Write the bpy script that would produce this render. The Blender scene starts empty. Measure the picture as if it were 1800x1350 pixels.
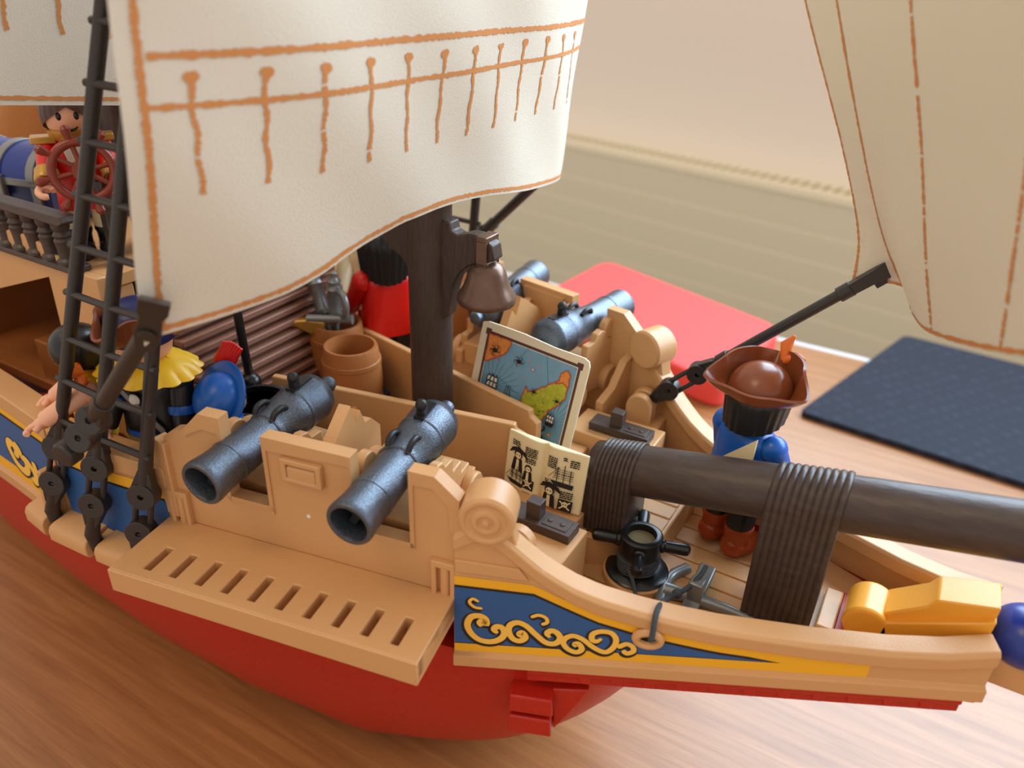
import bpy, math, random
from mathutils import Vector, Matrix
random.seed(7)
S = bpy.context.scene
COL = S.collection
CM = 0.01                     # everything below is written in centimetres
PI = math.pi
def lin(c):
    c = c / 255.0
    return c / 12.92 if c <= 0.04045 else ((c + 0.055) / 1.055) ** 2.4
def rgb(r, g, b): return (lin(r), lin(g), lin(b), 1.0)

# ------------------------------------------------------------------ camera
cam_d = bpy.data.cameras.new('camera'); cam = bpy.data.objects.new('camera', cam_d); COL.objects.link(cam)
RT = Vector((0.86298642, 0.5041881, 0.0323851)); UP = Vector((-0.26725398, 0.40116433, 0.8761521)); FW = Vector((-0.42875372, 0.76476241, -0.48094564))
cam.matrix_world = Matrix(((RT.x, UP.x, -FW.x, 0), (RT.y, UP.y, -FW.y, -21.5 * CM), (RT.z, UP.z, -FW.z, 30.0 * CM), (0, 0, 0, 1)))
cam_d.sensor_width = 36.0; cam_d.lens = 36.0 * 1361.53 / 1800.0
cam_d.clip_start = 0.005; cam_d.clip_end = 50
cam_d.dof.use_dof = True; cam_d.dof.focus_distance = 0.265; cam_d.dof.aperture_fstop = 9.5
S.camera = cam
# ------------------------------------------------------------------ light
S.view_settings.view_transform = 'Standard'; S.view_settings.look = 'None'; S.view_settings.gamma = 1.0
S.view_settings.use_curve_mapping = False; S.view_settings.exposure = 0.0
W = bpy.data.worlds.new('world'); S.world = W; W.use_nodes = True
W.node_tree.nodes['Background'].inputs[0].default_value = (1.0, 0.90, 0.81, 1)
W.node_tree.nodes['Background'].inputs[1].default_value = 0.80
WA = math.radians(-11.4); WD = Vector((math.cos(WA), math.sin(WA), 0)); WN = Vector((math.sin(WA), -math.cos(WA), 0)); WO = Vector((-62.1, 109.4, 0))
def area(name, loc, target, sx, sy, power, col):
    d = bpy.data.lights.new(name, 'AREA'); d.shape = 'RECTANGLE'; d.size = sx * CM; d.size_y = sy * CM
    d.energy = power; d.color = col
    o = bpy.data.objects.new(name, d); COL.objects.link(o); o.location = Vector(loc) * CM
    o.rotation_euler = (Vector(target) - Vector(loc)).to_track_quat('-Z', 'Y').to_euler()
    return o
wc = WO + WD * 130 + WN * 3 + Vector((0, 0, 105))
area('window_daylight', wc, wc + WN * 100, 190, 120, 80.0, (0.62, 0.81, 1.0))
area('ceiling_lamp_light', (-60, -90, 175), (-15, 0, 10), 60, 60, 6.5, (1.0, 0.72, 0.42))

# ------------------------------------------------------------------ materials
def mat(name, col, rough=0.45, metal=0.0, bump=0.0, bscale=400.0, spec=0.5, var=0.0, coat=0.0, trans=0.0, stretch=None, alpha_t=0.0):
    m = bpy.data.materials.new(name); m.use_nodes = True; nt = m.node_tree; b = nt.nodes['Principled BSDF']
    b.inputs['Base Color'].default_value = rgb(*col); b.inputs['Roughness'].default_value = rough; b.inputs['Metallic'].default_value = metal
    b.inputs['Specular IOR Level'].default_value = spec; b.inputs['Coat Weight'].default_value = coat
    if alpha_t: b.inputs['Transmission Weight'].default_value = alpha_t
    if bump or var:
        tc = nt.nodes.new('ShaderNodeTexCoord'); n = nt.nodes.new('ShaderNodeTexNoise'); n.inputs['Scale'].default_value = bscale; n.inputs['Detail'].default_value = 4
        if stretch:
            mp = nt.nodes.new('ShaderNodeMapping'); mp.inputs['Scale'].default_value = stretch
            nt.links.new(tc.outputs['Object'], mp.inputs[0]); nt.links.new(mp.outputs[0], n.inputs['Vector'])
        else: nt.links.new(tc.outputs['Object'], n.inputs['Vector'])
        if bump:
            bp = nt.nodes.new('ShaderNodeBump'); bp.inputs['Strength'].default_value = bump; bp.inputs['Distance'].default_value = 0.0004
            nt.links.new(n.outputs['Fac'], bp.inputs['Height']); nt.links.new(bp.outputs[0], b.inputs['Normal'])
        if var:
            r = nt.nodes.new('ShaderNodeValToRGB'); r.color_ramp.elements[0].position = 0.3; r.color_ramp.elements[1].position = 0.7
            c = rgb(*col); r.color_ramp.elements[0].color = tuple(x * (1 - var) for x in c[:3]) + (1,); r.color_ramp.elements[1].color = tuple(min(1, x * (1 + var)) for x in c[:3]) + (1,)
            nt.links.new(n.outputs['Fac'], r.inputs[0]); nt.links.new(r.outputs[0], b.inputs['Base Color'])
    if trans:
        t = nt.nodes.new('ShaderNodeBsdfTranslucent'); t.inputs[0].default_value = rgb(*col); mx = nt.nodes.new('ShaderNodeMixShader'); mx.inputs[0].default_value = trans
        out = nt.nodes['Material Output']; nt.links.new(b.outputs[0], mx.inputs[1]); nt.links.new(t.outputs[0], mx.inputs[2]); nt.links.new(mx.outputs[0], out.inputs[0])
    return m
TAN = mat('tan_plastic', (208, 158, 106), 0.37, bump=0.25, bscale=2500)
TAN2 = mat('tan_deck_plastic', (200, 150, 98), 0.45, bump=0.2, bscale=1500)
RED = mat('red_plastic', (180, 31, 15), 0.42, bump=0.15, bscale=500, var=0.08)
BLUE = mat('sticker_blue', (38, 88, 148), 0.5)
YEL = mat('sticker_yellow', (240, 178, 34), 0.5)
YEL2 = mat('scroll_gold', (246, 196, 84), 0.5)
BLK = mat('sticker_black', (24, 24, 28), 0.5)
GUN = mat('gunmetal', (97, 105, 116), 0.33, metal=0.8, bump=0.45, bscale=3000, var=0.35, stretch=(1, 1, 0.5))
GUND = mat('gunmetal_dark', (40, 40, 42), 0.4, metal=0.3)
GREY = mat('grey_metal_plastic', (136, 138, 138), 0.33, metal=0.45)
BRN = mat('dark_brown_plastic', (66, 52, 46), 0.42, bump=0.5, bscale=500, var=0.22, stretch=(0.25, 1, 1))
BRNV = mat('dark_brown_mast_plastic', (62, 46, 38), 0.45, bump=0.5, bscale=900, var=0.2, stretch=(1, 1, 0.2))
BRZ = mat('bell_bronze', (112, 86, 72), 0.32, metal=0.55, var=0.15, bscale=150)
BLKP = mat('black_plastic', (46, 40, 38), 0.4, bump=0.2, bscale=600)
BLKG = mat('black_gloss', (20, 20, 22), 0.28)
SAIL = mat('sail_cloth', (230, 220, 202), 0.85, bump=0.5, bscale=2600, spec=0.2, trans=0.15)
SAIL2 = mat('fore_sail_cloth', (224, 214, 194), 0.85, bump=0.5, bscale=2600, spec=0.2, trans=0.22)
STI = mat('sail_stitch_print', (200, 134, 78), 0.8, spec=0.2)
BARR = mat('barrel_brown', (168, 104, 56), 0.35, bump=0.15, bscale=300)
SLAT = mat('slat_brown', (150, 104, 84), 0.4)
SKIN = mat('skin_plastic', (238, 178, 146), 0.35)
REDC = mat('red_coat', (214, 22, 14), 0.32)
BLUC = mat('blue_coat', (20, 92, 184), 0.3)
NAVY = mat('navy_plastic', (26, 38, 92), 0.35)
BLKC = mat('black_cloth_plastic', (26, 26, 30), 0.32)
HAIR = mat('black_hair', (26, 25, 26), 0.38)
BHAIR = mat('brown_hair', (74, 46, 36), 0.4)
HATB = mat('brown_hat', (128, 66, 36), 0.27)
BOOT = mat('boot_red_brown', (168, 66, 26), 0.28)
WHT = mat('white_plastic', (236, 232, 220), 0.35)
CRM = mat('cream_plastic', (240, 224, 180), 0.4)
GOLD = mat('gold_plastic', (196, 150, 70), 0.3, metal=0.5)
YELP = mat('yellow_plastic', (246, 196, 40), 0.35)
ORG = mat('orange_plastic', (226, 112, 40), 0.3)
OCH = mat('ochre_plastic', (232, 160, 52), 0.28)
WHEELB = mat('wheel_red_brown', (134, 52, 34), 0.3)
DBLU = mat('dark_blue_plastic', (28, 52, 140), 0.3)
TRB = mat('tub_blue_grey', (70, 84, 100), 0.38)
ROPE = mat('rope_grey', (70, 76, 82), 0.8, bump=1.0, bscale=3500, var=0.5)
CARD = mat('card_cream', (240, 226, 196), 0.5)
MBLU = mat('map_blue', (126, 172, 200), 0.5, var=0.06, bscale=200)
MGRN = mat('map_green', (186, 190, 56), 0.5, var=0.2, bscale=350)
MORG = mat('map_orange', (232, 150, 70), 0.5, var=0.12, bscale=500)
MRED = mat('map_red', (206, 84, 52), 0.5)
MBRN = mat('map_brown', (92, 58, 44), 0.5)
MLIN = mat('map_line', (60, 96, 120), 0.5)
INK = mat('ink', (34, 26, 26), 0.6)
PADR = mat('red_pad', (240, 84, 80), 0.7, bump=0.3, bscale=300)
WALLM = mat('wall_paint', (248, 240, 230), 0.8)
PANM = mat('panel_paint', (226, 219, 194), 0.6)
LEDG = mat('ledge_paint', (244, 236, 210), 0.6)
LEDD = mat('ledge_slot', (168, 160, 118), 0.7)
TRIMW = mat('pale_trim', (214, 214, 216), 0.4)

def wood_table():
    m = bpy.data.materials.new('table_wood'); m.use_nodes = True; nt = m.node_tree; b = nt.nodes['Principled BSDF']
    tc = nt.nodes.new('ShaderNodeTexCoord'); mp = nt.nodes.new('ShaderNodeMapping'); mp.inputs['Rotation'].default_value = (0, 0, math.radians(4)); mp.inputs['Scale'].default_value = (0.7, 14, 1)
    nt.links.new(tc.outputs['Object'], mp.inputs[0])
    wv = nt.nodes.new('ShaderNodeTexNoise'); wv.inputs['Scale'].default_value = 14; wv.inputs['Detail'].default_value = 9; wv.inputs['Roughness'].default_value = 0.65; wv.inputs['Distortion'].default_value = 0.5
    nt.links.new(mp.outputs[0], wv.inputs['Vector'])
    r = nt.nodes.new('ShaderNodeValToRGB'); e = r.color_ramp.elements
    e[0].position = 0.3; e[0].color = rgb(140, 91, 50); e[1].position = 0.72; e[1].color = rgb(180, 127, 78)
    nt.links.new(wv.outputs['Fac'], r.inputs[0]); nt.links.new(r.outputs[0], b.inputs['Base Color'])
    n2 = nt.nodes.new('ShaderNodeTexNoise'); n2.inputs['Scale'].default_value = 90; n2.inputs['Detail'].default_value = 6
    nt.links.new(mp.outputs[0], n2.inputs['Vector'])
    bp = nt.nodes.new('ShaderNodeBump'); bp.inputs['Strength'].default_value = 0.25; bp.inputs['Distance'].default_value = 0.0003
    nt.links.new(n2.outputs['Fac'], bp.inputs['Height']); nt.links.new(bp.outputs[0], b.inputs['Normal'])
    b.inputs['Roughness'].default_value = 0.33; b.inputs['Specular IOR Level'].default_value = 0.6
    return m
def diamond_mat():
    m = bpy.data.materials.new('dark_mat_weave'); m.use_nodes = True; nt = m.node_tree; b = nt.nodes['Principled BSDF']
    tc = nt.nodes.new('ShaderNodeTexCoord'); mp = nt.nodes.new('ShaderNodeMapping'); mp.inputs['Rotation'].default_value = (0, 0, 0.6)
    nt.links.new(tc.outputs['Object'], mp.inputs[0])
    w1 = nt.nodes.new('ShaderNodeTexVoronoi'); w1.inputs['Scale'].default_value = 90; w1.inputs['Randomness'].default_value = 0.15
    nt.links.new(mp.outputs[0], w1.inputs['Vector'])
    r = nt.nodes.new('ShaderNodeValToRGB'); r.color_ramp.elements[0].position = 0.1; r.color_ramp.elements[0].color = rgb(52, 58, 76); r.color_ramp.elements[1].position = 0.5; r.color_ramp.elements[1].color = rgb(30, 35, 48)
    nt.links.new(w1.outputs['Distance'], r.inputs[0]); nt.links.new(r.outputs[0], b.inputs['Base Color'])
    bp = nt.nodes.new('ShaderNodeBump'); bp.inputs['Strength'].default_value = 0.5; bp.inputs['Distance'].default_value = 0.001
    nt.links.new(w1.outputs['Distance'], bp.inputs['Height']); nt.links.new(bp.outputs[0], b.inputs['Normal'])
    b.inputs['Roughness'].default_value = 0.8; b.inputs['Specular IOR Level'].default_value = 0.3
    return m

# ------------------------------------------------------------------ mesh helpers (cm)
ID = Matrix.Identity(4)
def frame(o, x, y, z):
    return Matrix(((x[0], y[0], z[0], o[0]), (x[1], y[1], z[1], o[1]), (x[2], y[2], z[2], o[2]), (0, 0, 0, 1)))
def axis_frame(o, d, up=(0, 0, 1)):
    z = Vector(d).normalized(); u = Vector(up)
    if abs(z.dot(u.normalized())) > 0.98: u = Vector((1, 0, 0))
    x = u.cross(z).normalized(); y = z.cross(x)
    return frame(o, x, y, z)
def rotz(a, o=(0, 0, 0)): return Matrix.Translation(Vector(o)) @ Matrix.Rotation(a, 4, 'Z')
class MB:
    def __init__(self): self.v = []; self.f = []; self.m = []; self.cur = 0
    def mat(self, i): self.cur = i; return self
    def add(self, vs, fs, T=None):
        n = len(self.v)
        for p in vs:
            p = Vector(p)
            self.v.append(T @ p if T is not None else p)
        for f in fs: self.f.append([i + n for i in f]); self.m.append(self.cur)
        return self
    def box(self, x0, x1, y0, y1, z0, z1, T=None):
        v = [(x0, y0, z0), (x1, y0, z0), (x1, y1, z0), (x0, y1, z0), (x0, y0, z1), (x1, y0, z1), (x1, y1, z1), (x0, y1, z1)]
        return self.add(v, [(0, 3, 2, 1), (4, 5, 6, 7), (0, 1, 5, 4), (1, 2, 6, 5), (2, 3, 7, 6), (3, 0, 4, 7)], T)
    def prism(self, poly, z0, z1, T=None):
        n = len(poly); a = sum(poly[i][0] * poly[(i + 1) % n][1] - poly[(i + 1) % n][0] * poly[i][1] for i in range(n))
        if a < 0: poly = poly[::-1]
        v = [(p[0], p[1], z0) for p in poly] + [(p[0], p[1], z1) for p in poly]
        f = [list(range(n - 1, -1, -1)), list(range(n, 2 * n))] + [(i, (i + 1) % n, (i + 1) % n + n, i + n) for i in range(n)]
        return self.add(v, f, T)
    def lathe(self, prof, n=24, T=None, a0=0.0, a1=2 * PI):
        full = abs(a1 - a0 - 2 * PI) < 1e-6; m = n if full else n + 1; v = []; f = []
        for r, z in prof:
            for k in range(m):
                a = a0 + (a1 - a0) * k / n; v.append((r * math.cos(a), r * math.sin(a), z))
        for i in range(len(prof) - 1):
            for k in range(n):
                k2 = (k + 1) % m; f.append((i * m + k, i * m + k2, (i + 1) * m + k2, (i + 1) * m + k))
        if prof[0][0] > 1e-5 and full: f.append(list(range(m - 1, -1, -1)))
        if prof[-1][0] > 1e-5 and full: f.append([(len(prof) - 1) * m + k for k in range(m)])
        return self.add(v, f, T)
    def cyl(self, a, b, r, n=16, r2=None):
        a = Vector(a); b = Vector(b); L = (b - a).length
        return self.lathe([(r, 0), (r if r2 is None else r2, L)], n, axis_frame(a, b - a))
    def tube(self, path, r, n=10, closed=False, T=None):
        P = [Vector(p) for p in path]; N = len(P); rs = r if isinstance(r, (list, tuple)) else [r] * N
        v = []; f = []; prev = None
        for i in range(N):
            t = (P[(i + 1) % N] - P[i - 1]) if closed else (P[min(i + 1, N - 1)] - P[max(i - 1, 0)])
            t.normalize()
            if prev is None:
                u = Vector((0, 0, 1)) if abs(t.z) < 0.9 else Vector((1, 0, 0)); x = u.cross(t).normalized()
            else:
                x = prev - t * prev.dot(t); x.normalize()
            prev = x; y = t.cross(x)
            for k in range(n):
                a = 2 * PI * k / n; v.append(P[i] + (x * math.cos(a) + y * math.sin(a)) * rs[i])
        for i in range(N if closed else N - 1):
            j = (i + 1) % N
            for k in range(n): f.append((i * n + k, i * n + (k + 1) % n, j * n + (k + 1) % n, j * n + k))
        if not closed: f.append(list(range(n - 1, -1, -1))); f.append([(N - 1) * n + k for k in range(n)])
        return self.add(v, f, T)
    def ball(self, c, rx, ry=None, rz=None, n=20, m=12, T=None, z0=-1.0, z1=1.0):
        ry = rx if ry is None else ry; rz = rx if rz is None else rz
        a0 = math.asin(z0); a1 = math.asin(z1); prof = [(max(0.0, math.cos(a0 + (a1 - a0) * i / m)), math.sin(a0 + (a1 - a0) * i / m)) for i in range(m + 1)]
        prof = [(0.0 if p[0] < 1e-4 else p[0], p[1]) for p in prof]
        M2 = Matrix.Translation(Vector(c)) @ Matrix.Diagonal((rx, ry, rz, 1))
        return self.lathe(prof, n, (T @ M2) if T is not None else M2)
    def grid(self, fn, nu, nv, T=None):
        v = [fn(i / nu, j / nv) for j in range(nv + 1) for i in range(nu + 1)]
        f = [(j * (nu + 1) + i, j * (nu + 1) + i + 1, (j + 1) * (nu + 1) + i + 1, (j + 1) * (nu + 1) + i) for j in range(nv) for i in range(nu)]
        return self.add(v, f, T)
    def sheet(self, fn, nu, nv, th):
        def nrm(u, v):
            e = 1e-3; a = Vector(fn(min(u + e, 1), v)) - Vector(fn(max(u - e, 0), v)); b = Vector(fn(u, min(v + e, 1))) - Vector(fn(u, max(v - e, 0)))
            return a.cross(b).normalized()
        A = []; B = []
        for j in range(nv + 1):
            for i in range(nu + 1):
                u, v = i / nu, j / nv; p = Vector(fn(u, v)); n = nrm(u, v) * th * 0.5; A.append(p + n); B.append(p - n)
        w = nu + 1; q = len(A); f = []
        for j in range(nv):
            for i in range(nu):
                a, b, c, d = j * w + i, j * w + i + 1, (j + 1) * w + i + 1, (j + 1) * w + i
                f.append((a, b, c, d)); f.append((q + d, q + c, q + b, q + a))
        ring = [i for i in range(w)] + [j * w + nu for j in range(1, nv + 1)] + [nv * w + i for i in range(nu - 1, -1, -1)] + [j * w for j in range(nv - 1, 0, -1)]
        for k in range(len(ring)):
            a, b = ring[k], ring[(k + 1) % len(ring)]; f.append((b, a, q + a, q + b))
        return self.add(A + B, f)
    def gridplate(self, us, vs, hole, z0, z1, T=None):
        nu, nv = len(us), len(vs); v = []; f = []
        for z in (z0, z1):
            for y in vs:
                for x in us: v.append((x, y, z))
        q = nu * nv; solid = lambda i, j: 0 <= i < nu - 1 and 0 <= j < nv - 1 and not hole(i, j)
        for j in range(nv - 1):
            for i in range(nu - 1):
                if not solid(i, j): continue
                a, b, c, d = j * nu + i, j * nu + i + 1, (j + 1) * nu + i + 1, (j + 1) * nu + i
                f.append((d, c, b, a)); f.append((q + a, q + b, q + c, q + d))
                if not solid(i, j - 1): f.append((a, b, q + b, q + a))
                if not solid(i + 1, j): f.append((b, c, q + c, q + b))
                if not solid(i, j + 1): f.append((c, d, q + d, q + c))
                if not solid(i - 1, j): f.append((d, a, q + a, q + d))
        return self.add(v, f, T)
    def sweep(self, secs, closed_sec=True, caps=True):
        n = len(secs[0]); v = [p for s in secs for p in s]; f = []
        for i in range(len(secs) - 1):
            for k in range(n if closed_sec else n - 1):
                k2 = (k + 1) % n; f.append((i * n + k, i * n + k2, (i + 1) * n + k2, (i + 1) * n + k))
        if caps and closed_sec: f.append(list(range(n - 1, -1, -1))); f.append([(len(secs) - 1) * n + k for k in range(n)])
        return self.add(v, f)
    def mirror(self):
        o = MB(); o.v = [Vector((p.x, -p.y, p.z)) for p in self.v]; o.f = [f[::-1] for f in self.f]; o.m = list(self.m); return o
    def build(self, name, mats, parent=None, bevel=0.0, smooth=35, T=None, seg=2):
        me = bpy.data.meshes.new(name)
        base = parent.get('_o', (0, 0, 0)) if parent is not None else (0, 0, 0)
        inv = PINV.get(parent.name) if parent is not None else None
        pts = [(T @ p if T is not None else p) for p in self.v]
        if inv is not None: pts = [inv @ p for p in pts]
        me.from_pydata([tuple(p * CM) for p in pts], [], self.f)
        if not isinstance(mats, (list, tuple)): mats = [mats]
        for m in mats: me.materials.append(m)
        for i, p in enumerate(me.polygons): p.material_index = min(self.m[i], len(mats) - 1)
        me.update()
        bmfix(me)
        me.shade_smooth(); me.set_sharp_from_angle(angle=math.radians(smooth))
        o = bpy.data.objects.new(name, me); COL.objects.link(o)
        if parent is not None: o.parent = parent; PINV[o.name] = inv if inv is not None else ID
        if bevel:
            b = o.modifiers.new('bevel', 'BEVEL'); b.width = bevel * CM; b.segments = seg; b.limit_method = 'ANGLE'; b.angle_limit = math.radians(40); b.harden_normals = False
        return o
import bmesh
def bmfix(me):
    bm = bmesh.new(); bm.from_mesh(me); bmesh.ops.remove_doubles(bm, verts=bm.verts, dist=1e-6); bmesh.ops.recalc_face_normals(bm, faces=bm.faces); bmesh.ops.connect_verts_concave(bm, faces=[f for f in bm.faces if len(f.verts) > 4]); bm.to_mesh(me); bm.free()
PINV = {}
def thing(name, label, cat, loc=(0, 0, 0), rz=0.0, group=None):
    o = bpy.data.objects.new(name, None); COL.objects.link(o); o.empty_display_size = 0.02
    o.location = Vector(loc) * CM; o.rotation_euler = (0, 0, rz); o['label'] = label; o['category'] = cat
    if group: o['group'] = group
    return o
def world_parts(o):
    """parts of this thing are given in world centimetres: undo its own placement"""
    M = Matrix.Translation(Vector(o.location) / CM) @ o.rotation_euler.to_matrix().to_4x4()
    PINV[o.name] = M.inverted(); return o
def tag(o, label, cat, group=None, kind=None):
    o['label'] = label; o['category'] = cat
    if group: o['group'] = group
    if kind: o['kind'] = kind
    return o
def struct(o, label): o['kind'] = 'structure'; o['label'] = label; o['category'] = o.name.split('_')[0]; return o
def catmull(P, t):
    n = len(P) - 1; x = max(0.0, min(n - 1e-9, t * n)); i = int(x); f = x - i
    p0 = P[max(i - 1, 0)]; p1 = P[i]; p2 = P[i + 1]; p3 = P[min(i + 2, n)]
    return tuple(0.5 * ((2 * b) + (-a + c) * f + (2 * a - 5 * b + 4 * c - d) * f * f + (-a + 3 * b - 3 * c + d) * f ** 3) for a, b, c, d in zip(p0, p1, p2, p3))
def interp(tbl, x):
    if x <= tbl[0][0]: return tbl[0][1]
    for (a, b), (c, d) in zip(tbl, tbl[1:]):
        if x <= c: return b + (d - b) * (x - a) / (c - a)
    return tbl[-1][1]
def ribbon2d(pts, w0, w1=None, taper=True):
    """2-D stroke -> polygon strip verts/faces (x, y), widths eased along the stroke"""
    w1 = w0 if w1 is None else w1; n = len(pts); L = []; Rr = []
    for i, p in enumerate(pts):
        a = pts[max(i - 1, 0)]; b = pts[min(i + 1, n - 1)]; dx, dy = b[0] - a[0], b[1] - a[1]; l = math.hypot(dx, dy) or 1
        t = i / (n - 1); w = (w0 + (w1 - w0) * t) * 0.5
        if taper: w *= min(1.0, 0.5 + 7 * min(t, 1 - t))
        L.append((p[0] - dy / l * w, p[1] + dx / l * w)); Rr.append((p[0] + dy / l * w, p[1] - dx / l * w))
    v = L + Rr; f = [(i, i + 1, n + i + 1, n + i) for i in range(n - 1)]
    return v, f
def spiral(cx, cy, r0, r1, a0, a1, n=28):
    return [(cx + (r0 + (r1 - r0) * i / n) * math.cos(a0 + (a1 - a0) * i / n), cy + (r0 + (r1 - r0) * i / n) * math.sin(a0 + (a1 - a0) * i / n)) for i in range(n + 1)]
def smooth2(pts, n=8):
    return [catmull([tuple(p) for p in pts], i / (n * (len(pts) - 1))) for i in range(n * (len(pts) - 1) + 1)]
class Decal:
    """flat printed marks on a card lying in a frame T (x right, y up, z out)"""
    def __init__(self, mb, T): self.mb = mb; self.T = T; self.z = 0.012
    def poly(self, pts, mi): self.mb.mat(mi).add([(p[0], p[1], self.z) for p in pts], [list(range(len(pts)))], self.T); self.z += 0.0006
    def line(self, pts, w, mi, taper=False):
        v, f = ribbon2d(pts, w, w, taper); self.mb.mat(mi).add([(p[0], p[1], self.z) for p in v], f, self.T); self.z += 0.0004
    def disc(self, x, y, r, mi, ry=None, n=14): self.poly([(x + r * math.cos(2 * PI * k / n), y + (ry or r) * math.sin(2 * PI * k / n)) for k in range(n)], mi)

# ------------------------------------------------------------------ setting: table and wall
TW = wood_table()
tb = MB(); tb.prism([(-150, -45), (70, -45), (70, 47.2), (-150, 47.2)], -3.0, 0)
table = thing('table', 'wooden table with warm brown grain carrying the toy ship', 'table')
tb.build('table_top', TW, table, bevel=0.15)
t2 = MB(); t2.box(-150, 70, 47.25, 47.9, -2.6, -0.05); t2.build('edge_strip', TRIMW, table, bevel=0.05)
for lx in (-140, 60):
    for ly in (-38, 40):
        b = MB(); b.box(lx - 3, lx + 3, ly - 3, ly + 3, -72, -3.0); b.build('leg', TRIMW, table, bevel=0.3)
fl = MB(); fl.box(-330, 330, -160, 190, -76, -72)
struct(fl.build('floor', mat('floor_vinyl', (150, 140, 128), 0.6)), 'pale floor below the table')
TWALL = frame(WO, WD, -WN, (0, 0, 1))       # x along the wall, y into it, z up
w = MB()
# wall with a window opening above the ledge
us = [-160, 30, 230, 330]; vs = [-72, 42, 168, 230]
w.gridplate(us, vs, lambda i, j: i == 1 and j == 1, 0, 12, frame(WO - WN * 7 + Vector((0, 0, 0)), WD, (0, 0, 1), -(-WN) * -1))
struct(w.build('wall_back', WALLM), 'plain pinkish white wall above the slotted ledge')
p = MB()
zs = [0, -5.2, -9.5, -13.9, -18.3, -24, -30, -40, -50, -60, -72]
for a, b in zip(zs, zs[1:]): p.box(-160, 330, 0, 6.9, b + 0.28, a, TWALL)
p.mat(1).box(-160, 330, 0.06, 6.8, -72, -0.2, TWALL)
struct(p.build('trim_1', [PANM, LEDG], bevel=0.05), 'beige cladding of wide horizontal boards under the ledge')
p = MB(); p.box(-160, 330, -0.25, 6.95, 0.02, 1.0, TWALL)
p.mat(1)
for k in range(100): p.box(-20 + k * 1.7, -20 + k * 1.7 + 0.85, 2.6, 5.8, 0.9, 1.02, TWALL)
struct(p.build('trim_2', [LEDG, LEDD], bevel=0.06), 'pale ledge with a row of vent slots')
wf = MB()
for (a, b, c, d) in ((30, 230, 42, 47), (30, 230, 163, 168), (30, 35, 42, 168), (225, 230, 42, 168), (128, 132, 42, 168)):
    wf.box(a, b, 9, 14, c, d, TWALL)
struct(wf.build('window_1', TRIMW, bevel=0.3), 'white framed window letting daylight onto the table')

# pads on the table
def pad(name, poly, z0, z1, m, label, cat, r, bev):
    out = []
    n = len(poly)
    for i in range(n):
        a = Vector(poly[i - 1]); b = Vector(poly[i]); c = Vector(poly[(i + 1) % n]); d1 = (a - b).normalized(); d2 = (c - b).normalized()
        for k in range(7):
            t = k / 6; q0 = b + d1 * r; q1 = b + d2 * r; out.append(tuple(q0 * (1 - t) ** 2 + b * 2 * t * (1 - t) + q1 * t * t))
    mb = MB(); mb.prism(out, z0, z1); return tag(mb.build(name, m, None, bevel=bev, seg=4), label, cat)
pad('seat_pad', [(-30.3, 52), (-9.9, 44.9), (-11.1, 31), (-31.5, 38)], 0.0, 2.3, PADR, 'thick red foam pad lying at the far edge of the table', 'pad', 2.2, 0.35)
pad('dark_mat', [(-5.9, 33.9), (-0.6, 54), (22, 52), (18, 31.8)], 0.0, 0.5, diamond_mat(), 'dark blue grey mat with a diamond weave on the table', 'mat', 0.8, 0.1)

# ------------------------------------------------------------------ the ship
ship = thing('toy_pirate_ship', 'tan and red toy pirate ship with cream sails standing on the wooden table', 'toy ship')
def part(mb, name, m, bevel=0.0, parent=None, smooth=35, label=None, seg=2):
    o = mb.build(name, m, parent or ship, bevel=bevel, smooth=smooth, seg=seg)
    if label: o['label'] = label
    return o
# --- red hull
BRD = [(-50, 4.5), (-44, 6.6), (-36, 8.2), (-30, 8.75), (-25, 9.0), (-20, 8.75), (-16, 8.05), (-12, 7.2), (-9, 6.5), (-7.6, 5.9), (-6.8, 5.3), (-6.1, 4.5), (-5.6, 3.6), (-5.2, 2.4), (-5.0, 0.6)]
def hull_sec(x):
    b = interp(BRD, x); zt = min(10.45 + 0.11 * max(0, x + 10), 10.65); fw_ = max(0.0, (x + 15) / 10.0); zb = 6.8 * fw_ ** 2.2
    pts = []
    for k in range(19):
        t = k / 18.0; shape = (1 - (1 - t) ** 2.6) ** 0.66; flat = 0.42 * (1 - fw_ ** 0.7)
        pts.append((x, -max(0.03, b * (flat + (1 - flat) * shape)), zb + (zt - zb) * t))
    return pts
h = MB(); secs = []
xs = [-50 + i * 1.0 for i in range(0, 38)] + [-12 + i * 0.4 for i in range(0, 11)] + [-7.7 + 0.15 * i for i in range(19)]
for x in xs:
    s = hull_sec(x); yt = max(-s[-1][1] - 0.5, 0.02); s += [(x, -yt, s[-1][2]), (x, -yt, min(s[-1][2] - 0.02, 10.1))]; secs.append([Vector(p) for p in s] + [Vector((p[0], -p[1], p[2])) for p in reversed(s)])
h.sweep(secs)
hull = part(h, 'hull', RED, smooth=60)
# clip on the red hull under the bow
k = MB()
Tc = frame((-7.55, -6.12, 9.55), (0.93, 0.36, 0), (0, 0, 1), (0.36, -0.93, 0))
for dz in (0.0, -0.95):
    k.prism([(-0.6, 0.0), (0.75, 0.0), (0.82, -0.75), (-0.62, -0.75)], -0.4, 0.42, Tc @ Matrix.Translation((0, dz, 0)))
k.prism([(0.7, 0.0), (1.9, 0.2), (1.3, -1.1), (0.85, -1.9)], -1.2, -0.05, Tc)
part(k, 'hull_clip', RED, 0.06, hull)
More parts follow.
